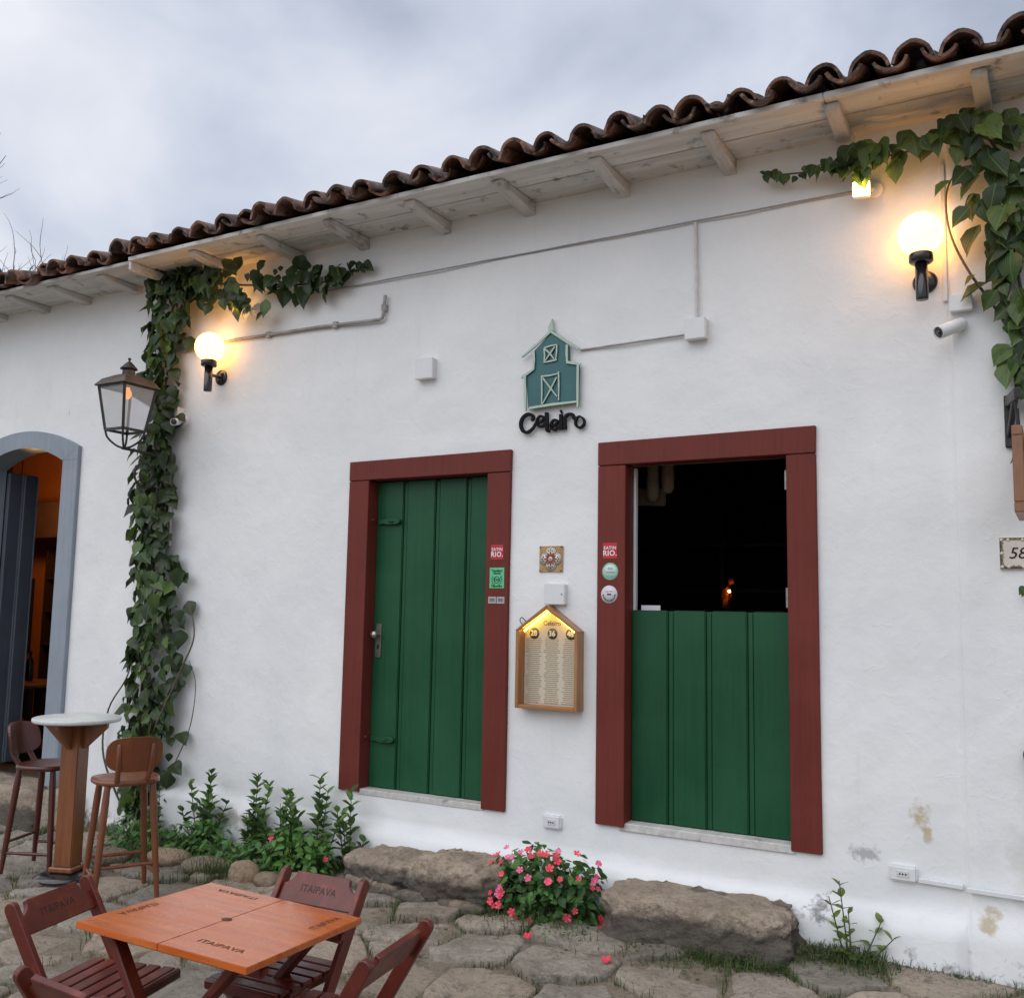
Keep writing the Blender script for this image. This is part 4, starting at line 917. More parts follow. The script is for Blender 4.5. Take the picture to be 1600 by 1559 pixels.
for dx, dz in ((1, 0), (-1, 0), (0, 1), (0, -1)):
    px, pz = -dz, dx
    cr_.ribbon([(dx * .004, dz * .004), (dx * .028, dz * .028), (dx * .046, dz * .046)], [.020, .013, .006], -.0164, -.0154)
    for s in (-1, 1): cr_.ribbon([(dx * .014 + px * s * .004, dz * .014 + pz * s * .004), (dx * .028 + px * s * .016, dz * .028 + pz * s * .016), (dx * .036 + px * s * .021, dz * .036 + pz * s * .021)], [.010, .010, .006], -.0168, -.0155)
cr_.build('cross', M['redglaze'], gt)
discs('dot', 'ink', [(s * c_[0] + t_ * c_[1], s * c_[1] + t_ * c_[0], .0045) for s in (-1, 1) for c_ in ((.056, 0), (0, .056)) for t_ in (0,)] + [(sx * .050, sz * .012, .004) for sx in (-1, 1) for sz in (-1, 1)] + [(sz * .012, sx * .050, .004) for sx in (-1, 1) for sz in (-1, 1)] + [(sx * .073, sz * .073, .0045) for sx in (-1, 1) for sz in (-1, 1)], -.0172, 10)
discs('centre', 'cream', [(0, 0, .014)], -.0172); discs('centre_eye', 'oliveglaze', [(0, 0, .006)], -.0180)

# house number
hn = thing('house_number', 'white glazed number tile with a floral border reading 589', 'house number', (2.273, -.03, 1.549))
MB().box(-.103, .103, -.012, .010, -.078, .078).build('body', M['cream'], hn, bevel=.002)
bd = MB()
for x0, x1, z0, z1 in ((-.101, .101, .064, .076), (-.101, .101, -.076, -.064), (-.101, -.088, -.0635, .0635), (.088, .101, -.0635, .0635)): bd.box(x0, x1, -.0128, -.0121, z0, z1)
bd.build('border', M['brownglaze'], hn)
lf = MB(); fl_ = MB()
for k in range(9):
    x = -.084 + k * .021
    for z in (.066, -.066):
        if k % 3 == 1: fl_.lathe([(.008, 0), (.008, .001), (0, .001)], 7, (x, -.0132, z), rot=RX)
        else: lf.ribbon([(x - .012, z), (x, z + .004), (x + .012, z)], [.002, .011, .002], -.0142, -.0131)
for s in (-1, 1):
    for k in range(4):
        z = -.05 + .033 * k
        lf.ribbon([(s * .092, z - .014), (s * .089, z), (s * .093, z + .014)], [.002, .011, .002], -.0142, -.0131)
    for z in (-.066, 0, .066): fl_.lathe([(.0085, 0), (.0085, .001), (0, .001)], 7, (s * .092, -.0145, z), rot=RX)
lf.build('leaf_border', M['oliveglaze'], hn); fl_.build('flower_border', M['cream'], hn)
wall_text('digits', '589', .078, -.006, -.0145, -.002, M['ink'], hn, shear=.25)

# hanging sign at the right edge
hs = thing('hanging_sign', 'teak framed board hanging from a dark iron bracket at the right edge', 'sign', (2.245, -.03, 2.33))
MB().box(-.030, .012, -.028, .0, -.26, .0).build('bracket_plate', M['iron'], hs, bevel=.004)
MB().beam((-.01, -.02, -.03), (.05, -.55, -.10), .03, .05).build('bracket_arm', M['iron'], hs, bevel=.004)
MB().beam((-.01, -.02, -.20), (.03, -.30, -.075), .025, .03).build('bracket_brace', M['iron'], hs, bevel=.004)
for y0, y1, z0, z1 in ((-.53, -.08, -.63, -.585), (-.53, -.08, -.285, -.24), (-.53, -.485, -.5845, -.2855), (-.125, -.08, -.5845, -.2855)):
    MB().box(.018, .062, y0, y1, z0, z1).build('frame_bar', M['teak'], hs, bevel=.004)
MB().box(.030, .050, -.484, -.126, -.584, -.286).build('board', M['cream'], hs)
for y in (-.18, -.43): MB().tube([(.04, y, -.24), (.035, y, -.10)], .006, 6).build('hanger', M['iron'], hs)

# ------------------------------------------------------------------ stones at the foot of the wall
def lump(name, cx, cy, cz, sx, sy, sz, seed, parent=None, sub=4, p=2.6, rough=.08, mat='boulder'):
    bm = bmesh.new(); bmesh.ops.create_icosphere(bm, subdivisions=sub, radius=1)
    for v in bm.verts:
        c = v.co; k = (abs(c.x) ** p + abs(c.y) ** p + abs(c.z) ** p) ** (-1 / p); c = c * k
        cc = Vector((c.x * sx, c.y * sy, c.z * sz)) / ((sx * sy * sz) ** (1 / 3))
        nn_ = noise.noise(cc * 1.4 + Vector((seed * 3.7, 0, 0))) * rough * 1.6 + noise.noise(cc * 3.5 + Vector((seed, 5, 0))) * rough * .7 + noise.noise(cc * 8 + Vector((seed, 9, 0))) * rough * .38 + noise.noise(cc * 19 + Vector((seed, 2, 0))) * rough * .16
        c = c * (1 + nn_); v.co = Vector((c.x * sx, c.y * sy, c.z * sz))
    me = bpy.data.meshes.new(name); bm.to_mesh(me); bm.free(); me.polygons.foreach_set('use_smooth', [True] * len(me.polygons))
    o = obj(name, me, M[mat], parent); o.location = (cx, cy, cz); return o
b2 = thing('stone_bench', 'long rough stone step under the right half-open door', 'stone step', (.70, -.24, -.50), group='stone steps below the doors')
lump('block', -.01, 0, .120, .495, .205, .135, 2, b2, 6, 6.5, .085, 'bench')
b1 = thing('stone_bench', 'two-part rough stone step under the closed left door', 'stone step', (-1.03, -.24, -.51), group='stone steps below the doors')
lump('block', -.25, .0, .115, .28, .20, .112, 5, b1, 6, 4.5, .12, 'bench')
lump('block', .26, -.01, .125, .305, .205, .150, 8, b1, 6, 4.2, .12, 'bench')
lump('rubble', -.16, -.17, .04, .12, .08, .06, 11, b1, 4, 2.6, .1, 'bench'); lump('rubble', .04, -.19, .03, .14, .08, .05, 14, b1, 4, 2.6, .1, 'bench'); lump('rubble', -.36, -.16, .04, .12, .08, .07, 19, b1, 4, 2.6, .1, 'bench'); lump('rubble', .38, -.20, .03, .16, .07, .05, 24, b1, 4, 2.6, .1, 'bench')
def crack(x0, x1, z, seed, label):
    r_ = random.Random(seed); n_ = 26; top = []; bot = []
    for k in range(n_ + 1):
        x = x0 + (x1 - x0) * k / n_; h = max(.002, .010 + .016 * noise.noise(Vector((k * .55, seed, 0)))) * math.sin(PI * (k + .3) / (n_ + .6)) + (.018 if r_.random() < .10 else 0)
        zz = z + .010 * noise.noise(Vector((k * .25, seed, 5))); top.append((x, zz + h)); bot.append((x, zz - .012))
    for i_ in range(1):
        m_ = MB()
        for k in range(n_): m_.prism([bot[k], bot[k + 1], top[k + 1], top[k]], -.125, -.085)
        me = m_.mesh('plaster_gap'); obj('plaster_gap', me, M['dirt'], house)
crack(-.98, -.52, -.262, 3, 'ragged earthy gap in the plaster above the left stone step')
crack(.34, 1.15, -.258, 6, 'ragged earthy gap in the plaster above the right stone step')
for i, (x, y, s, sz, lb) in enumerate(((-2.18, -.60, .105, .085, 'round tan boulder beside the flower bed'), (-2.00, -.58, .09, .05, 'flat tan stone right of the round boulder'), (-1.86, -.50, .07, .045, 'small pale stone left of the stone step'),
        (-3.02, -.46, .16, .055, 'low pale edging stone of the flower bed behind the brown stool'), (-3.42, -.62, .14, .06, 'rough grey edging stone beside the bar table'), (-2.62, -.50, .17, .05, 'long low edging stone in front of the shrubs'))):
    tag(lump('boulder', x, y, gz(x, y) + sz * .55, s, s * .8, sz, 30 + i, None, 4, 2.2, .06), lb, 'stone', 'loose stones by the flower bed')
st = thing('stone_threshold', 'worn stone threshold below the arched grey doorway', 'stone step', (-5.6, -.1, -.62))
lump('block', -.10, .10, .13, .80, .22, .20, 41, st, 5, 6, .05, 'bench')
st2 = thing('foundation_stone', 'square grey foundation stone under the grey jamb', 'stone', (-4.72, -.06, -.60))
lump('block', .0, .04, .12, .19, .13, .19, 47, st2, 4, 6, .05, 'paving')

# ------------------------------------------------------------------ furniture
def copy_tree(o, parent=None):
    c = o.copy(); COL.objects.link(c); c.parent = parent
    for ch in list(o.children): copy_tree(ch, c)
    return c
# folding table
RM = Matrix(((0.98907, -0.13508, 0.05909), (0.13091, 0.98895, 0.06961), (-0.06784, -0.06111, 0.99582)))
tb = thing('folding_table', 'square orange varnished folding table branded with dark lettering', 'table')
ct = Vector((-.1948, -2.7299, .1191)); tb.matrix_world = Matrix.Translation(ct - RM @ Vector((0, 0, .72))) @ RM.to_4x4()
for s in (-1, 1):
    x0, x1 = (-.35, -.0003) if s < 0 else (.0003, .35)
    MB().box(x0, x1, -.35, .35, .697, .72).build('top_board', M['tabletop'], tb, bevel=.0022, seg=2)
MB().lathe([(.0, .7204), (.019, .7204), (.019, .7212), (.0, .7212)], 18).build('parasol_hole', M['stamp'], tb)
for y in (-.235, .235): MB().box(-.32, .345, y - .022, y + .022, .655, .6965).build('batten', M['maroon'], tb, bevel=.010, seg=2)
for y, sgn in ((-.275, 1), (.275, -1)):
    o1 = y; o2 = y - sgn * -.034
    MB().beam((-.25, o1, .690), (.27, o1, .0), .030, .058, (0, 1, 0)).build('leg', M['maroon'], tb, bevel=.005)
    MB().beam((.25, o2, .690), (-.27, o2, .0), .030, .058, (0, 1, 0)).build('leg', M['maroon'], tb, bevel=.005)
MB().beam((.21, -.275, .075), (.21, .275, .075), .04, .025).build('stretcher', M['maroon'], tb, bevel=.004)
MB().beam((-.21, -.24, .075), (-.21, .24, .075), .04, .025).build('stretcher', M['maroon'], tb, bevel=.004)
BR = text_mesh('ITAIPAVA', .042, bold=.0003, spacing=1.05); BR.materials.append(M['stamp'])
for x, y, rz in ((.165, -.240, 0), (-.305, -.105, -PI / 2), (-.17, .285, PI), (.285, .20, PI / 2)):
    o = obj('brand_print', BR, None, tb); o.location = (x, y, .7209); o.rotation_euler = (0, 0, rz)

BRC = text_mesh('ITAIPAVA', .040, bold=.0006, spacing=1.05); BRC.materials.append(M['stampfaint'])
# folding chair, faces +y, origin on the ground
def make_chair(label):
    t = thing('folding_chair', label, 'chair', group='folding chairs round the table')
    hw_ = .195
    a, b = Vector((0, .20, .0)), Vector((0, -.235, .725)); d = (b - a).normalized()
    nrm = Vector((0, d.z, -d.y))  # towards the front
    for s in (-1, 1):
        m_ = MB(); pts = []
        L_ = (b - a).length; wd = .050
        prof = [(-wd / 2, 0), (wd / 2, 0), (wd / 2, L_ - .02)] + [(wd / 2 * math.cos(q), L_ - .02 + wd / 2 * math.sin(q)) for q in [PI * k / 8 for k in range(1, 8)]] + [(-wd / 2, L_ - .02)]
        v0 = [a + nrm * u + d * v for u, v in prof]; k = len(v0)
        m_.add([p + Vector((s * hw_ - .013, 0, 0)) for p in v0] + [p + Vector((s * hw_ + .013, 0, 0)) for p in v0], [tuple(range(k)), tuple(range(2 * k - 1, k - 1, -1))] + [(i, k + i, k + (i + 1) % k, (i + 1) % k) for i in range(k)])
        m_.build('back_post', M['maroon'], t, bevel=.003)
        MB().beam((s * (hw_ - .031), .175, .425), (s * (hw_ - .031), -.225, .0), .026, .042, (1, 0, 0)).build('leg', M['maroon'], t, bevel=.003)
    # notched backrest
    iw = hw_ - .0135; top = .122; pr = [(-iw, .0), (iw, .0), (iw, .070)]
    rr_ = .050
    pr += [(iw - rr_ * math.sin(q), .070 + rr_ * (1 - math.cos(q))) for q in [PI / 2 * k / 6 for k in range(1, 7)]]
    pr += [(iw - rr_ - .004, top)]
    pr += [(-x, y) for x, y in reversed(pr[2:])]
    L0 = (b - a).length - top - .005
    P = [a + d * (L0 + v) + Vector((u, 0, 0)) for u, v in pr]; k = len(P); m_ = MB()
    m_.add([p + nrm * .010 for p in P] + [p - nrm * .010 for p in P], [tuple(range(k)), tuple(range(2 * k - 1, k - 1, -1))] + [(i, k + i, k + (i + 1) % k, (i + 1) % k) for i in range(k)])
    m_.build('backrest', M['maroon'], t, bevel=.002)
    o = obj('brand_print', BRC, None, t); c = a + d * (L0 + .058) + nrm * .0106
    rot = Matrix((Vector((-1, 0, 0)), d, nrm)).transposed()
    o.matrix_local = Matrix.Translation(c) @ rot.to_4x4()
    for s in (-1, 1): MB().box(s * (hw_ - .047) - .011, s * (hw_ - .047) + .011, -.155, .215, .395, .424).build('seat_rail', M['maroon'], t, bevel=.003)
    for k in range(6):
        y = -.145 + k * .062; MB().box(-.170, .170, y, y + .050, .4245, .440).build('seat_slat', M['maroon'], t, bevel=.003)
    MB().box(-.172, .172, .218, .242, .402, .441).build('front_rail', M['maroon'], t, bevel=.008)
    MB().tube([(-hw_, .09, .20), (hw_, .09, .20)], .009, 8).build('cross_rod', M['maroon'], t)
    return t
def pose(t, bx, by, ang, tilt=0, dz=0):
    """put the middle of the backrest top at (bx,by); ang is the facing direction"""
    f = Vector((math.cos(ang), math.sin(ang))); c = Vector((bx, by)) + f * .235
    t.location = (c.x, c.y, gz(c.x, c.y) + .008 + dz); t.rotation_euler = (0, tilt, ang - PI / 2)
ch = make_chair('branded folding chair at the left side of the orange table')
pose(ch, -.945, -2.90, math.radians(14), 0, .01)
c2 = copy_tree(ch); c2['label'] = 'branded folding chair on the wall side of the orange table'; pose(c2, -.20, -2.19, math.radians(-88), 0, .0)
c3 = copy_tree(ch); c3['label'] = 'folding chair seen edge-on at the right of the orange table'; pose(c3, .525, -2.66, math.radians(186), math.radians(-2), .012)
c4 = copy_tree(ch); c4['label'] = 'folding chair nearest the camera, cropped at the lower left'; pose(c4, -.125, -3.455, math.radians(86), 0, .0)

# tall bar table
bt = thing('bar_table', 'tall round bar table with worn white top and square wooden column', 'bar table', (-3.31, -1.04, gz(-3.31, -1.04) + .02), math.radians(20))
H = .47 - bt.location.z
MB().lathe([(.0, H - .028), (.268, H - .028), (.275, H - .022), (.275, H - .004), (.270, H), (.0, H)], 44).build('table_top', M['marble'], bt)
MB().box(-.063, .063, -.063, .063, .075, H - .030).build('column', M['tablebrown'], bt, bevel=.006, seg=2)
for k in range(4):
    m_ = MB(); m_.prism([(.064, H - .20), (.075, H - .20), (.225, H - .062), (.225, H - .0295), (.064, H - .0295)], -.016, .016)
    o = m_.build('bracket', M['tablebrown'], bt, bevel=.003); o.rotation_euler = (0, 0, k * PI / 2)
MB().box(-.085, .085, -.085, .085, .040, .0745).build('column_foot', M['tablebrown'], bt, bevel=.008)
MB().lathe([(.0, .0), (.20, .0), (.205, .010), (.15, .030), (.08, .0395), (.0, .0395)], 32).build('base_disc', M['black'], bt)

# bar stools, face +y
def make_stool(label, seatm, legm):
    t = thing('bar_stool', label, 'bar stool', group='bar stools at the tall table')
    hs_ = .70
    # rounded seat, wider at the front, slightly dished
    n = 36; mb = MB()
    def sp(a, k, z): 
        c_, s_ = math.cos(a), math.sin(a); r = (abs(c_) ** 2.8 + abs(s_) ** 2.8) ** (-1 / 2.8)
        wx = .195 + .015 * s_
        return (wx * c_ * r * k, .180 * s_ * r * k, z)
    rings = [(.93, hs_ - .034), (.99, hs_ - .028), (1.0, hs_ - .016), (.985, hs_ - .004), (.94, hs_), (.7, hs_ - .005), (.35, hs_ - .010)]
    vs_ = [sp(2 * PI * j / n, k, z) for k, z in rings for j in range(n)] + [(0, 0, hs_ - .011), (0, 0, hs_ - .034)]
    f_ = [(i * n + j, i * n + (j + 1) % n, (i + 1) * n + (j + 1) % n, (i + 1) * n + j) for i in range(len(rings) - 1) for j in range(n)]
    f_ += [((len(rings) - 1) * n + j, (len(rings) - 1) * n + (j + 1) % n, len(vs_) - 2) for j in range(n)] + [((j + 1) % n, j, len(vs_) - 1) for j in range(n)]
    mb.add(vs_, f_, True); mb.build('seat', seatm, t)
    ft = []
    for sx, sy in ((-1, -1), (1, -1), (1, 1), (-1, 1)):
        p0, p1 = Vector((sx * .13, sy * .12, hs_ - .030)), Vector((sx * .180, sy * .172, 0)); ft.append((p0, p1))
        MB().tube([p1, p1.lerp(p0, .3), p1.lerp(p0, .85), p0], [.014, .019, .022, .018], 12).build('leg', legm, t)
    for i in range(4):
        a0, a1 = ft[i]; b0, b1 = ft[(i + 1) % 4]; q = .30 if i % 2 == 0 else .20
        p, r_ = a1.lerp(a0, q), b1.lerp(b0, q)
        MB().tube([p, p.lerp(r_, .5), r_], [.009, .012, .009], 8).build('stretcher', legm, t)
    # curved backrest board on two posts
    mb = MB(); nu, nv = 14, 8; pts = []
    for side in (0, 1):
        for j in range(nv + 1):
            for i in range(nu + 1):
                u = -1 + 2 * i / nu; v = -1 + 2 * j / nv; r = 1
                # superellipse map square -> rounded shape
                m__ = max(abs(u), abs(v)); 
                if m__ > 0:
                    k = m__ / ((abs(u) ** 3.2 + abs(v) ** 3.2) ** (1 / 3.2)); u, v = u * k, v * k
                x = .162 * u; z = hs_ + .160 + .105 * v; y = -.150 - .045 * (1 - u * u) - .05 * (v + 1) * .5 - .018 * side + (.0 if side == 0 else .0)
                pts.append((x, y, z))
    W1 = nu + 1; off = W1 * (nv + 1); f_ = []
    for s_ in (0, 1):
        for j in range(nv):
            for i in range(nu):
                q = s_ * off + j * W1 + i; f_.append((q, q + 1, q + W1 + 1, q + W1))
    edge = [i for i in range(nu)] + [j * W1 + nu for j in range(nv)] + [nv * W1 + i for i in range(nu, 0, -1)] + [j * W1 for j in range(nv, 0, -1)]
    mb.add(pts, f_, True)
    mb.add([pts[q] for q in edge] + [pts[q + off] for q in edge], [(i, (i + 1) % len(edge), len(edge) + (i + 1) % len(edge), len(edge) + i) for i in range(len(edge))])
    mb.build('backrest', seatm, t)
    for s in (-1, 1):
        MB().tube([(s * .085, -.150, hs_ - .02), (s * .092, -.205, hs_ + .06), (s * .098, -.232, hs_ + .215), (s * .098, -.233, hs_ + .225)], [.017, .016, .014, .006], 10).build('back_post', legm, t)
    return t
s1 = make_stool('dark cherry bar stool on the far left of the bar table', M['stoolred'], M['stoolred'])
s1.location = (-3.66, -.98, gz(-3.66, -.98) + .03); s1.rotation_euler = (0, 0, math.radians(-68))
s2 = make_stool('walnut brown bar stool right of the bar table, back to the camera', M['stoolbrown'], M['stoolbrown'])
s2.location = (-2.64, -1.17, gz(-2.64, -1.17) + .03); s2.rotation_euler = (0, 0, math.radians(62))

# ------------------------------------------------------------------ plants
def leaf_mesh(name, rows, fold, droop, mat, seed=0):
    r = random.Random(seed); vs_ = []; f_ = []
    for y, w_ in rows:
        for k in (-1, -.5, 0, .5, 1):
            x = w_ * k; z = fold * abs(x) * (1 + .3 * r.uniform(-1, 1)) - droop * y * y + r.uniform(-.012, .012)
            vs_.append((x, y - (.10 * (1 - abs(k)) if y < .05 and w_ > .15 else 0), z))
    for i in range(len(rows) - 1):
        for k in range(4): f_.append((i * 5 + k, i * 5 + k + 1, (i + 1) * 5 + k + 1, (i + 1) * 5 + k))
    me = bpy.data.meshes.new(name); me.from_pydata(vs_, [], f_); me.polygons.foreach_set('use_smooth', [True] * len(f_)); me.materials.append(M[mat]); me.validate(); return me
HEART = [(-.10, .20), (.02, .40), (.18, .475), (.38, .43), (.58, .315), (.78, .15), (.90, .05), (1.0, .004)]
ELL = [(0, .02), (.12, .14), (.32, .245), (.58, .25), (.82, .14), (1, .01)]
OVA = [(0, .03), (.12, .20), (.3, .31), (.55, .29), (.8, .14), (1, .005)]
VL = [leaf_mesh('leaf', HEART, f_, d_, 'vine', i) for i, (f_, d_) in enumerate(((.25, .15), (-.20, .22), (.45, .05), (.05, .30)))]
SL = [leaf_mesh('leaf', ELL, f_, d_, 'shrub', i) for i, (f_, d_) in enumerate(((.5, .10), (.25, .25), (.8, .0)))]
IL = [leaf_mesh('leaf', OVA, f_, d_, 'impatiens', i) for i, (f_, d_) in enumerate(((.35, .15), (.15, .30), (-.1, .2)))]
PL = [leaf_mesh('leaf', ELL, f_, d_, 'pale', i) for i, (f_, d_) in enumerate(((.5, .10), (.25, .25)))]
def leaf_matrix(loc, tip, nrm, size, org):
    t = Vector(tip).normalized(); n_ = Vector(nrm); n_ = (n_ - t * n_.dot(t))
    n_ = n_.normalized() if n_.length > 1e-4 else t.orthogonal().normalized(); x = t.cross(n_)
    return Matrix.Translation(Vector(loc) - org) @ Matrix((x, t, n_)).transposed().to_4x4() @ Matrix.Scale(size, 4)
def put_leaf(parent, me, loc, tip, nrm, size, org=Vector((0, 0, 0))):
    o = bpy.data.objects.new('leaf', me); COL.objects.link(o); o.parent = parent
    o.matrix_local = leaf_matrix(loc, tip, nrm, size, org); return o
def vine(label, paths, seed, stems):
    r = random.Random(seed); p0 = paths[0][0][0][0]
    t = thing('climbing_vine', label, 'vine', p0, group='climbing vines'); org = Vector(p0); allv = []
    for pts, count, size in paths:
        P = [Vector(q[0]) for q in pts]; W_ = [q[1] for q in pts]
        seg = [0]
        for a_, b_ in zip(P[:-1], P[1:]): seg.append(seg[-1] + (b_ - a_).length)
        for k in range(count):
            s_ = (k + r.random()) / count * seg[-1]; i = max(j for j in range(len(P) - 1) if seg[j] <= s_ + 1e-9); u = (s_ - seg[i]) / (seg[i + 1] - seg[i])
            c = P[i].lerp(P[i + 1], u); hw_ = W_[i] + (W_[i + 1] - W_[i]) * u; d = (P[i + 1] - P[i]).normalized()
            side = Vector((d.z, 0, -d.x)); l_ = max(-1.5, min(1.5, r.gauss(0, .62))) if r.random() < .6 else r.uniform(-1.15, 1.15)
            dep = r.random() ** .8 * min(.16, hw_ * .6 + .03) * max(.2, 1 - .5 * abs(l_))
            loc = c + side * (l_ * hw_) + Vector((0, -dep, 0)); loc.y = min(loc.y, -.03)
            sz = size * (r.uniform(.35, .8) if r.random() < .35 else r.uniform(.75, 1.15)) * (1 if hw_ > .05 else .7)
            tip = Vector((side.x * l_ * .6 + r.gauss(0, .5), -.2 + r.gauss(0, .28), -1 + side.z * l_ * .4 + r.gauss(0, .35)))
            nrm = Vector((r.gauss(0, .65) + side.x * l_ * .6, -1, .45 + r.gauss(0, .5)))
            allv.append((dep + r.uniform(-.03, .03), VL[r.randrange(4)], loc - tip.normalized() * sz * .3, tip, nrm, sz))
    allv.sort(key=lambda q: -q[0]); inner = MB()
    for k, (dp, me, loc, tip, nrm, sz) in enumerate(allv):
        if k < 290: put_leaf(t, me, loc, tip, nrm, sz, org)
        else:
            Mx = leaf_matrix(loc, tip, nrm, sz, org); inner.add([Mx @ v.co for v in me.vertices], [tuple(p.vertices) for p in me.polygons], True)
    if inner.v:
        me = bpy.data.meshes.new('inner_leaves'); me.from_pydata(inner.v, [], inner.f); me.polygons.foreach_set('use_smooth', inner.sm); o = obj('inner_leaves', me, M['vine'], t); o['kind'] = 'stuff'
    for pts, rad in stems:
        Q = smooth_path([Vector(p) - org for p in pts], 6)
        MB().tube(Q, [rad * (1 - .5 * i / len(Q)) for i in range(len(Q))], 6).build('stem', M['stem'], t)
    return t
y_ = -.06
LP = [((-3.80, y_, -.42), .14), ((-3.79, y_, -.05), .24), ((-3.75, y_, .31), .25), ((-3.69, y_, .56), .27), ((-3.67, y_, .85), .27), ((-3.71, y_, 1.14), .24), ((-3.79, y_, 1.54), .20), ((-3.855, y_, 1.95), .19), ((-3.876, y_, 2.36), .19), ((-3.83, y_, 2.72), .17), ((-3.84, y_, 3.15), .15), ((-3.77, y_, 3.50), .20), ((-3.68, y_ - .05, 3.74), .24)]
LT2 = [((-3.75, -.10, 3.66), .12), ((-3.35, -.12, 3.70), .15), ((-2.95, -.12, 3.64), .17), ((-2.55, -.10, 3.58), .13), ((-2.25, -.08, 3.58), .09), ((-2.0, -.07, 3.60), .05), ((-1.77, -.06, 3.66), .018)]
vine('dense dark climbing vine behind the iron lantern at the left corner', [(LP, 760, .120), (LT2, 150, .118), ([((-3.06, -.17, 3.52), .04), ((-2.80, -.17, 3.50), .05)], 16, .11), ([((-3.98, -.10, 3.80), .08), ((-3.60, -.15, 3.77), .10), ((-3.20, -.14, 3.70), .11)], 110, .12)], 5, [
    ([(-3.85, -.05, -.45), (-3.86, -.06, .5), (-3.80, -.08, 1.2), (-3.86, -.06, 2.2), (-3.82, -.07, 3.2), (-3.6, -.1, 3.72), (-2.8, -.1, 3.64), (-2.2, -.07, 3.58), (-1.77, -.05, 3.66)], .014),
    ([(-3.95, -.04, -.45), (-4.28, -.04, .0), (-4.25, -.05, .38), (-4.02, -.06, .70), (-3.96, -.06, 1.2)], .009),
    ([(-3.75, -.10, .05), (-3.55, -.16, .35), (-3.35, -.14, .75), (-3.28, -.10, 1.0), (-3.38, -.08, 1.25)], .009),
    ([(-3.45, -.10, -.02), (-3.30, -.08, .30), (-3.28, -.06, .62), (-3.36, -.06, .80)], .005)])
y_ = -.08
RP = [((2.34, y_, 2.30), .10), ((2.31, y_, 2.50), .09), ((2.30, y_, 2.76), .12), ((2.25, y_, 3.03), .15), ((2.24, y_, 3.28), .18), ((2.25, y_, 3.52), .18), ((2.18, y_ - .03, 3.70), .15)]
RT = [((2.20, -.12, 3.72), .11), ((2.02, -.12, 3.70), .10), ((1.82, -.12, 3.665), .09), ((1.62, -.11, 3.655), .08), ((1.45, -.10, 3.66), .05), ((1.36, -.09, 3.672), .02)]
RTT = [((1.37, -.09, 3.672), .03), ((1.25, -.08, 3.672), .035), ((1.12, -.07, 3.69), .03), ((1.03, -.07, 3.715), .012)]
RO = [((2.45, y_, 1.9), .10), ((2.47, y_, 2.4), .16), ((2.47, y_, 3.0), .18), ((2.50, y_, 3.6), .2)]
vine('climbing vine with heart leaves at the upper right edge', [(RP, 125, .130), (RT, 54, .125), (RTT, 11, .095), (RO, 90, .13)], 8, [
    ([(2.42, -.05, -.45), (2.44, -.06, .6), (2.40, -.06, 1.6), (2.36, -.07, 2.4), (2.28, -.07, 3.1), (2.2, -.09, 3.65), (1.8, -.1, 3.67), (1.4, -.08, 3.67), (1.03, -.06, 3.715)], .010),
    ([(2.33, -.09, 2.45), (2.22, -.10, 2.72), (2.08, -.10, 2.98), (2.00, -.09, 3.20), (1.99, -.08, 3.42), (2.06, -.08, 3.55)], .008)])
# lower sprigs of the same corner at the right edge
tv = thing('vine_sprig', 'few dark leaves poking in at the right edge', 'vine', (2.30, -.1, .5))
rr2 = random.Random(4)
for k in range(16):
    z = rr2.choice((.55, .62, .48, .15, .18, 1.36, 1.40)); put_leaf(tv, VL[rr2.randrange(4)], (2.275 + rr2.uniform(.0, .12), -.08, z + rr2.uniform(-.05, .05)), (-.6, -.2, -1 + rr2.uniform(-.5, .5)), (0, -1, .3), (.085 if z in (.55, .62, .48) else .045), Vector((2.30, -.1, .5)))
MB().tube(smooth_path([(0.1, 0, -.6), (.08, .02, 0), (.02, .0, .1)]), .005, 6).build('stem', M['stem'], tv)

def flower_mesh(name, mat, seed):
    r = random.Random(seed); vs_ = [(0, 0, .0)]; f_ = []
    for k in range(5):
        a_ = 2 * PI * k / 5; b_ = len(vs_)
        for da, rr_ in ((-.52, .55), (-.46, .9), (0, 1.0), (.46, .9), (.52, .55)): vs_.append((rr_ * math.cos(a_ + da), rr_ * math.sin(a_ + da), .18 * rr_ * rr_ + r.uniform(-.08, .08) + .03 * (k % 2)))
        f_ += [(0, b_, b_ + 1), (0, b_ + 1, b_ + 2), (0, b_ + 2, b_ + 3), (0, b_ + 3, b_ + 4)]
    me = bpy.data.meshes.new(name); me.from_pydata(vs_, [], f_); me.materials.append(M[mat]); return me
FM = [flower_mesh('flower', 'petal', 1), flower_mesh('flower', 'petalp', 2)]
def put_flower(parent, loc, nrm, size, r, org=Vector((0, 0, 0))):
    o = bpy.data.objects.new('flower', FM[0 if r.random() < .6 else 1]); COL.objects.link(o); o.parent = parent
    q = Vector(nrm).to_track_quat('Z', 'Y').to_matrix().to_4x4() @ Matrix.Rotation(r.uniform(0, 6), 4, 'Z')
    o.matrix_local = Matrix.Translation(Vector(loc) - org) @ q @ Matrix.Scale(size, 4); return o
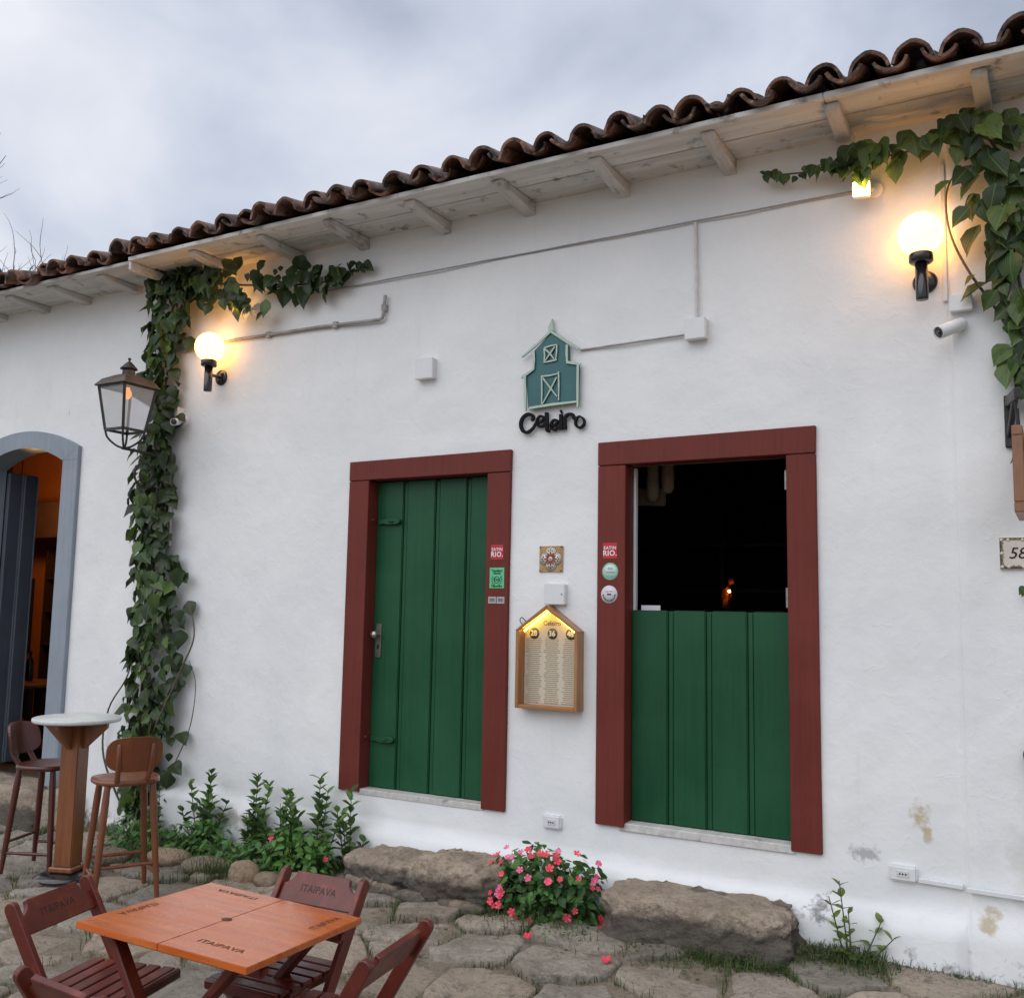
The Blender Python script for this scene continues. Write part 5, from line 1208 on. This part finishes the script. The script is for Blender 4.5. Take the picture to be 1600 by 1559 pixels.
# upright glossy shrubs in the bed
def shrub(x, y, top, stems, label, seed, spread=.12, lm=SL, ls=.105, name='leafy_shrub', cat='shrub', gap=.042, group='shrubs along the wall'):
    r = random.Random(seed); z0 = gz(x, y) - .03; t = thing(name, label, cat, (x, y, z0), group=group); H_ = top - z0
    for k in range(stems):
        a_ = r.uniform(0, 2 * PI); hk = H_ * (1 if k == 0 else r.uniform(.40, .90)); lean = Vector((math.cos(a_), math.sin(a_) * .5, 0)) * spread * r.uniform(.4, 1.2) * (.3 if k == 0 else 1)
        b0 = lean * .35; p = [b0, b0 + Vector((lean.x * .5, lean.y * .5, hk * .5)), b0 + Vector((lean.x, lean.y, hk))]
        Q = smooth_path(p, 8); MB().tube(Q, [.005 * (1 - .6 * i / len(Q)) for i in range(len(Q))], 5).build('stem', M['gstem'], t)
        s_ = .18 * hk; ph = r.uniform(0, 6)
        while s_ < hk:
            u = s_ / hk; c = p[0].lerp(p[1], u * 2) if u < .5 else p[1].lerp(p[2], u * 2 - 1)
            for q in (0, PI):
                aa = ph + q + r.gauss(0, .3); rise = .25 + .75 * u + r.gauss(0, .2)
                dv = Vector((math.cos(aa), math.sin(aa), rise)); put_leaf(t, lm[r.randrange(len(lm))], c, dv, Vector((-math.cos(aa) * .6, -math.sin(aa) * .6, 1)), ls * r.uniform(.65, 1.1) * (1.0 - .25 * u))
            ph += PI / 2 + r.gauss(0, .2); s_ += gap * r.uniform(.8, 1.3)
    return t
shrub(-3.02, -.17, .02, 9, 'upright glossy shrub right of the brown stool, leftmost of the row', 1, .15)
shrub(-2.56, -.15, .07, 8, 'slender upright shrub in the middle of the bed', 2, .10)
shrub(-2.22, -.20, .00, 6, 'short upright shrub left of the flowering clump', 3, .13)
sc = shrub(-1.95, -.19, .09, 9, 'tall shrub touching the left door frame corner', 4, .22)
shrub(-1.70, -.14, .03, 4, 'small reddish-tipped shrub below the left door frame', 6, .10)
shrub(-3.42, -.22, -.13, 6, 'low dark shrub behind the legs of the brown stool', 7, .20, ls=.07)
shrub(1.46, -.16, -.085, 5, 'pale green sapling growing from the wall foot at right', 12, .16, PL, .085, 'young_sapling', 'sapling', .055, 'saplings')
def bush(x, y, z0, ax, ay, az, count, nfl, label, seed, ls=.082, name='impatiens_bush', cat='flower bush'):
    r = random.Random(seed); t = thing(name, label, cat, (x, y, z0), group='flowering bushes'); inner = MB()
    for k in range(count):
        th, ph = r.uniform(0, 2 * PI), math.acos(r.uniform(-.12, 1)); q = r.uniform(.72, 1.02) if r.random() < .8 else r.uniform(.4, .75)
        d = Vector((math.sin(ph) * math.cos(th), math.sin(ph) * math.sin(th), math.cos(ph))); bmp = 1 + .22 * noise.noise(d * 2.2 + Vector((seed, 0, 0)))
        c = Vector((d.x * ax, d.y * ay, d.z * az + az * .12)) * q * bmp; c.z = max(c.z, .02)
        if c.y + y > -.10: c.y = -.09 - y - r.uniform(0, .04)
        tip = Vector((d.x * .6 + r.gauss(0, .7), d.y * .6 + r.gauss(0, .5) - .1, -.25 + r.gauss(0, .4))); nr = d * 1.0 + Vector((r.gauss(0, .35), r.gauss(0, .25) - .35, .55))
        if k < 290 and q > .7: put_leaf(t, IL[r.randrange(3)], c, tip, nr, ls * r.uniform(.6, 1.15))
        else:
            me = IL[r.randrange(3)]; Mx = leaf_matrix(c, tip, nr, ls * r.uniform(.6, 1.15), Vector((0, 0, 0))); inner.add([Mx @ v.co for v in me.vertices], [tuple(p.vertices) for p in me.polygons], True)
    for k in range(nfl):
        th, ph = r.uniform(PI * .95, PI * 2.05), math.acos(r.uniform(-.02, .95)); d = Vector((math.sin(ph) * math.cos(th), math.sin(ph) * math.sin(th), math.cos(ph)))
        bmp = 1 + .22 * noise.noise(d * 2.2 + Vector((seed, 0, 0))); c = Vector((d.x * ax, d.y * ay, d.z * az + az * .12)) * 1.06 * bmp; c.z = max(c.z, .04)
        put_flower(t, c, d + Vector((.25, -.5, .35)), r.uniform(.016, .026), r)
    if inner.v:
        me = bpy.data.meshes.new('inner_leaves'); me.from_pydata(inner.v, [], inner.f); me.polygons.foreach_set('use_smooth', inner.sm); o = obj('inner_leaves', me, M['impatiens'], t); o['kind'] = 'stuff'
    m_ = MB()
    for k in range(16):
        a_ = r.uniform(0, 2 * PI); e_ = Vector((math.cos(a_) * ax * .7, math.sin(a_) * ay * .5 - .02, az * r.uniform(.5, .9))); m_.tube([(0, 0, 0), e_ * .5 + Vector((0, 0, .03)), e_], .004, 5)
    m_.build('stems', M['gstem'], t)
bush(-.185, -.28, -.50, .40, .21, .365, 820, 58, 'round impatiens bush full of coral flowers between the stone steps', 21, .062)
bush(-1.97, -.36, -.51, .27, .16, .29, 380, 3, 'low leafy clump with two red flowers before the shrubs', 22, .060)
bush(-3.55, -.30, -.55, .24, .14, .22, 190, 0, 'low leafy plant at the foot of the left vine', 27, .06, 'ground_plant', 'plant')
bush(-2.90, -.27, -.53, .26, .12, .24, 190, 0, 'low leafy plant between the leftmost shrub and the slender one', 28, .06, 'ground_plant', 'plant')
bush(-2.30, -.27, -.52, .24, .12, .22, 170, 0, 'low leafy plant left of the flowering clump', 29, .06, 'ground_plant', 'plant')
bush(-2.62, -.34, -.53, .26, .13, .16, 170, 0, 'low green ground plant in the middle of the bed', 25, .06, 'ground_plant', 'plant')
bush(-3.20, -.34, -.56, .30, .14, .18, 200, 0, 'low green ground plant behind the brown stool', 26, .06, 'ground_plant', 'plant')
for x, y, lb in ((-.07, -.70, 'fallen red flower on the paving in front of the bush'), (.42, -.80, 'fallen red flower between two big paving stones'), (-.52, -1.17, 'fallen red flower right of the edge-on folding chair')):
    t = thing('fallen_flower', lb, 'flower', (x, y, gz(x, y) + .03)); put_flower(t, (0, 0, .004), (.2, -.3, 1), .026, random.Random(3)); put_flower(t, (.01, .008, .010), (-.4, -.5, .6), .020, random.Random(4))

# grass and weeds in the joints: uncountable
r = random.Random(17); bl = MB(); vs_, f_ = [], []
def in_poly(x, y, poly):
    c = False; j = len(poly) - 1
    for i in range(len(poly)):
        if (poly[i][1] > y) != (poly[j][1] > y) and x < (poly[j][0] - poly[i][0]) * (y - poly[i][1]) / (poly[j][1] - poly[i][1]) + poly[i][0]: c = not c
        j = i
    return c
def on_stone(x, y): return any(abs(x - cx) < .5 and abs(y - cy_) < .5 and in_poly(x, y, p) for p, cx, cy_ in STONES)
def blade(x, y, h, w_):
    a_ = r.uniform(0, 2 * PI); z = gz(x, y) - .012; dx, dy = math.cos(a_), math.sin(a_); ln = r.uniform(.2, .9) * h; b0 = len(vs_)
    vs_.extend([(x - dy * w_, y + dx * w_, z), (x + dy * w_, y - dx * w_, z), (x + dx * ln * .4 - dy * w_ * .8, y + dy * ln * .4 + dx * w_ * .8, z + h * .65), (x + dx * ln * .4 + dy * w_ * .8, y + dy * ln * .4 - dx * w_ * .8, z + h * .65), (x + dx * ln, y + dy * ln, z + h)])
    f_.extend([(b0, b0 + 1, b0 + 3, b0 + 2), (b0 + 2, b0 + 3, b0 + 4)])
cnt = 0
for k in range(90000):
    x, y = r.uniform(-5.2, 2.6), -abs(r.gauss(0, 1.1)) - .05
    if y < -3.2: continue
    nz = noise.noise(Vector((x * 2.1, y * 2.1, 9))) + .25 * math.exp(y * 1.2)
    if nz < -.02 + r.uniform(-.12, .12) or on_stone(x, y): continue
    h = r.uniform(.018, .06) * (1.5 if nz > .35 else 1); blade(x, y, h, r.uniform(.0012, .0024)); cnt += 1
    if cnt > 16000: break
for cx, cy_, n_, s_, hh in ((-.20, -.52, 260, .14, .11), (.06, -.50, 140, .10, .08), (-2.42, -.62, 220, .10, .16), (-3.3, -.55, 240, .18, .13), (-1.70, -.46, 120, .12, .09), (.62, -.52, 160, .20, .06), (1.0, -.45, 220, .12, .08), (1.42, -.22, 320, .13, .07), (1.75, -.16, 120, .12, .05), (-3.0, -.40, 200, .2, .10), (-2.6, -.50, 120, .2, .08)):
    for k in range(n_): blade(cx + r.gauss(0, s_), min(-.1, cy_ + r.gauss(0, s_ * .5)), hh * r.uniform(.4, 1.2), .0022)
gm = bpy.data.meshes.new('grass'); gm.from_pydata(vs_, [], f_)
go = obj('grass', gm, M['grass']); go['label'] = 'short grass and weeds growing in the joints of the paving'; go['category'] = 'grass'; go['kind'] = 'stuff'
# creeping weeds
vs_, f_ = [], []
def tiny(x, y, z, s):
    a_ = r.uniform(0, 2 * PI); t_ = Vector((math.cos(a_), math.sin(a_), r.uniform(-.1, .5))).normalized(); sd = t_.cross(Vector((0, 0, 1))).normalized() * s * .38; b0 = len(vs_); c = Vector((x, y, z))
    vs_.extend([tuple(c), tuple(c + t_ * s * .45 + sd), tuple(c + t_ * s), tuple(c + t_ * s * .45 - sd)]); f_.extend([(b0, b0 + 1, b0 + 2, b0 + 3)])
for cx, cy_, n_, s_, hh in ((1.05, -.42, 420, .11, .07), (.72, -.50, 300, .22, .04), (1.45, -.20, 420, .14, .06), (-.9, -.50, 200, .3, .03), (-.12, -.55, 260, .16, .08), (-3.25, -.50, 300, .18, .09), (-2.3, -.50, 300, .2, .06), (-.55, -.48, 160, .08, .05), (1.9, -.14, 200, .2, .03)):
    for k in range(n_):
        x, y = cx + r.gauss(0, s_), min(-.11, cy_ + r.gauss(0, s_ * .5)); tiny(x, y, gz(x, y) - .02 + r.random() * hh, r.uniform(.010, .026))
wm = bpy.data.meshes.new('weeds'); wm.from_pydata(vs_, [], f_); wm.materials.append(M['shrub'])
wo = obj('weeds', wm, None); wo['label'] = 'low creeping weeds at the foot of the wall and steps'; wo['category'] = 'weeds'; wo['kind'] = 'stuff'

# bare tree beyond the roofs
tr = thing('bare_tree', 'leafless tree rising beyond the neighbouring roof at upper left', 'tree', (-17.2, 7.2, .6))
rt_ = random.Random(23); trunk_m, crown_m = MB(), MB()
trunk_m.tube(smooth_path([(0, 0, 0), (.1, 0, 2.5), (-.1, .1, 5.0), (.1, 0, 7.0)], 6), [.20 - .11 * i / 18 for i in range(19)], 10)
def branch(p, d, ln, rad, lev):
    q = [p]; dd = d.copy()
    for k in range(4):
        dd = (dd + Vector((rt_.gauss(0, .16), rt_.gauss(0, .16), rt_.gauss(.05, .12)))).normalized(); q.append(q[-1] + dd * ln / 4)
    crown_m.tube(q, [rad * (1 - .16 * k) for k in range(5)], 5)
    if lev > 0:
        for k in range(4 if lev > 1 else 3):
            i = rt_.randrange(1, 5); nd = (dd + Vector((rt_.gauss(0, .7), rt_.gauss(0, .6), rt_.gauss(.25, .35)))).normalized(); branch(q[i], nd, ln * rt_.uniform(.55, .75), rad * .5, lev - 1)
for k in range(7):
    a_ = k * .9; branch(Vector((.1 * math.cos(a_), 0, 5.0 + .3 * k)), Vector((math.cos(a_) * .8, math.sin(a_) * .5, .8)).normalized(), 2.0, .055, 3)
trunk_m.build('trunk', M['bark'], tr); crown_m.build('crown', M['bark'], tr)

# ------------------------------------------------------------------ inside the two openings
hc = thing('hanging_cloth', 'two pale cloth rolls hanging inside the half-open door', 'cloth', (.16, .60, 2.35))
for x, ln in ((-.05, .40), (.055, .35)):
    MB().lathe([(.0, -ln), (.024, -ln + .004), (.040, -ln + .03), (.043, -ln + .12), (.036, -.10), (.030, .0), (.0, .0)], 14, (x, 0, 0)).build('roll', M['cloth'], hc)
bmi = MB().beam((-.55, .85, 2.05), (.12, .80, 2.0), .06, .12); tag(bmi.build('wooden_beam', M['cloth'], bevel=.01), 'pale wooden beam end inside the half-open door', 'beam')
ps = MB().box(.225, .345, .125, .130, 1.10, 1.272); tag(ps.build('paper_sheet', M['spale']), 'pale sheet sticking up behind the green half door', 'paper')
def reflection_in(x, y, z, s, m_, label):  # solid figure standing in for an orange reflection, lit by an added bulb
    t = thing('reflection_figure', label, 'lamp', (x, y, z), group='orange reflections inside')
    lump('glass', 0, 0, .10 * s, .050 * s, .050 * s, .115 * s, 77, t, 4, 2.0, .30, 'amber')  # main lump of the reflection figure, not a glass part
    lump('glass', .07 * s, -.02, .27 * s, .032 * s, .03 * s, .035 * s, 78, t, 3, 2.0, .2, 'amber')  # small upper lump of the reflection figure, not a glass part
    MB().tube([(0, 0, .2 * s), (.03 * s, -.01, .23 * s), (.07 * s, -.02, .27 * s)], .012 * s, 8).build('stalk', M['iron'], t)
    MB().lathe([(max(0, .011 * math.sin(PI * k / 8)), -.011 * math.cos(PI * k / 8)) for k in range(9)], 12, (.075 * s, -.10, .16 * s)).build('bulb', M['fillbulb'], t)  # added bulb: lights the figure and gives a faint glow around it
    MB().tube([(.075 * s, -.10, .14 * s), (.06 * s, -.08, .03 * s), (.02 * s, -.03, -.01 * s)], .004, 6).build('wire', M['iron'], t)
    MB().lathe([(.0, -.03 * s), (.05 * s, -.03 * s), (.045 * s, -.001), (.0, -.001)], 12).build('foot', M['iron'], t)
tbk = thing('back_table', 'dark table deep inside the half-open door', 'table', (.12, 2.3, -.03))
MB().box(-.5, .5, -.35, .35, 1.25, 1.29).build('top', M['brownbeam'], tbk); 
for sx in (-1, 1):
    for sy in (-1, 1): MB().box(sx * .45 - .02, sx * .45 + .02, sy * .3 - .02, sy * .3 + .02, 0, 1.2495).build('leg', M['brownbeam'], tbk)
reflection_in(.107, 2.2, 1.29, .72, 'amber', 'orange reflection deep in the half-open door, built as an added lit figure')
sb = thing('back_shelf', 'dark bottle rack on the back wall inside the half-open door', 'shelf', (-.2, 3.2, -.03))
for z in (1.05, 1.45, 1.85, 2.25): MB().box(-1.1, 1.1, -.12, .12, z, z + .03).build('shelf_board', M['brownbeam'], sb)
for x in (-1.1, 0, 1.1): MB().box(x - .02, x + .02, -.121, .121, 0, 2.4).build('upright', M['brownbeam'], sb)
# tavern interior seen past the arched doorway
pl_ = thing('pendant_lamp', 'round pendant lamp hanging inside the arched doorway', 'lamp', (-7.62, 1.3, 2.30))
MB().tube([(0, 0, 1.1), (0, 0, .12)], .006, 6).build('cord', M['black'], pl_)
MB().lathe([(.0, .11), (.03, .11), (.035, .14), (.0, .15)], 14).build('cap', M['black'], pl_)
MB().lathe([(max(0, .12 * math.sin(PI * k / 12)), -.12 * math.cos(PI * k / 12)) for k in range(13)], 20).build('globe', emit('tavern_globe_lit', (1, .50, .16), 60.0), pl_)
ow = MB().box(-9.75, -6.28, 2.58, 2.64, -.30, 3.30); o = ow.build('tavern_partition', M['orange']); o['kind'] = 'structure'
bmz = MB().box(-9.6, -5.6, 2.0, 2.12, 1.98, 2.42); tag(bmz.build('ceiling_beam', M['brownbeam'], bevel=.01), 'dark beam across the orange wall inside the arched doorway', 'beam')
pnl = MB().box(-9.22, -9.08, 2.52, 2.56, .62, 1.52); tag(pnl.build('wall_panel', M['vest']), 'tall black panel on the orange wall inside', 'panel')
shl = thing('bar_shelf', 'dark bottle shelf inside the arched doorway', 'shelf', (-8.2, 2.36, -.30))
MB().box(-.30, .45, .17, .20, 0, 2.2).build('back_panel', M['brownbeam'], shl)
for z in (.6, 1.0, 1.4, 1.8): MB().box(-.30, .45, -.05, .169, z, z + .03).build('shelf_board', M['brownbeam'], shl)
for x in (-.30, .42): MB().box(x - .031, x - .001, -.05, .2, 0, 2.2).build('side_panel', M['brownbeam'], shl)
def bottle(x, y, z, label, s=1):
    t = MB().lathe([(.0, 0), (.036 * s, 0), (.038 * s, .01), (.038 * s, .18 * s), (.030 * s, .215 * s), (.014 * s, .24 * s), (.013 * s, .30 * s), (.0, .30 * s)], 14).build('bottle', M['bottle'], None, (x, y, z)); tag(t, label, 'bottle', 'bottles inside the arched doorway')
bottle(-6.83, 1.02, .42, 'dark wine bottle on the table inside the arched doorway')
for x, z, lb in ((-8.3, .73, 'dark bottle on the middle shelf inside the arched doorway'), (-8.25, 1.13, 'dark bottle on the upper shelf inside the arched doorway')): bottle(x, 2.40, z + .003, lb, .9)
tt = thing('tavern_table', 'dark wooden table inside the arched doorway', 'table', (-6.75, 1.05, -.30))
MB().box(-.40, .35, -.32, .32, .68, .71).build('top', M['tablebrown'], tt, bevel=.004)
MB().box(-.40, .35, -.33, -.326, .40, .68).build('cloth', M['vest'], tt)
for sx in (-.36, .31):
    for sy in (-.28, .28): MB().box(sx - .025, sx + .025, sy - .025, sy + .025, 0, .6795).build('leg', M['brownbeam'], tt)
def skin_obj(name, verts, edges, radii, mat, parent):
    me = bpy.data.meshes.new(name); me.from_pydata(verts, edges, []); o = obj(name, me, mat, parent)
    o.modifiers.new('skin', 'SKIN'); o.modifiers.new('sub', 'SUBSURF').levels = 2; o.modifiers['sub'].render_levels = 2; o.modifiers['skin'].use_smooth_shade = True
    sv_ = me.skin_vertices[0].data
    for i, r_ in enumerate(radii): sv_[i].radius = (r_, r_) if not isinstance(r_, tuple) else r_
    sv_[0].use_root = True; return o
# seated person, facing -x, forearm on the table
pe = thing('person', 'seated person in white shirt and dark vest at the table inside', 'person', (-6.28, 1.28, -.30))
V_ = [(0, 0, .52), (.01, 0, .72), (.0, 0, .95), (-.01, 0, 1.06), (-.02, 0, 1.16), (-.03, 0, 1.27),
      (.0, -.17, .99), (-.10, -.21, .76), (-.33, -.12, .735), (-.42, -.10, .73), (.0, .17, .99), (-.08, .21, .76), (-.32, .12, .735), (-.42, .08, .73),
      (-.02, -.09, .50), (-.42, -.10, .50), (-.42, -.10, .06), (-.52, -.10, .04), (-.02, .09, .50), (-.42, .10, .50), (-.42, .10, .06), (-.52, .10, .04)]
E_ = [(0, 1), (1, 2), (2, 3), (3, 4), (4, 5), (2, 6), (6, 7), (7, 8), (8, 9), (2, 10), (10, 11), (11, 12), (12, 13), (0, 14), (14, 15), (15, 16), (16, 17), (0, 18), (18, 19), (19, 20), (20, 21)]
R_ = [.13, .12, .13, .055, .085, .075, .055, .045, .035, .03, .055, .045, .035, .03, .08, .06, .045, .035, .08, .06, .045, .035]
skin_obj('body', V_, E_, R_, M['skin'], pe)
skin_obj('shirt', [V_[i] for i in (1, 2, 6, 7, 8, 10, 11, 12)], [(0, 1), (1, 2), (2, 3), (3, 4), (1, 5), (5, 6), (6, 7)], [.14, .145, .07, .06, .05, .07, .06, .05], M['shirt'], pe)
skin_obj('vest', [(0, 0, .60), (.01, 0, .72), (.015, 0, .96)], [(0, 1), (1, 2)], [.150, .152, .150], M['vest'], pe)
skin_obj('trousers', [V_[i] for i in (0, 14, 15, 16, 18, 19, 20)], [(0, 1), (1, 2), (2, 3), (0, 4), (4, 5), (5, 6)], [.145, .095, .075, .06, .095, .075, .06], M['vest'], pe)
skin_obj('hair', [(-.0, 0, 1.20), (-.01, 0, 1.30)], [(0, 1)], [.088, .082], M['hair'], pe)
cs = thing('tavern_chair', 'dark chair under the seated person inside', 'chair', (-6.25, 1.28, -.30))
MB().box(-.22, .22, -.21, .21, .39, .43).build('seat', M['brownbeam'], cs, bevel=.005); MB().box(.19, .22, -.21, .21, .431, .90).build('backrest', M['brownbeam'], cs, bevel=.005)
for sx in (-.19, .19):
    for sy in (-.18, .18): MB().box(sx - .02, sx + .02, sy - .02, sy + .02, 0, .3895).build('leg', M['brownbeam'], cs)
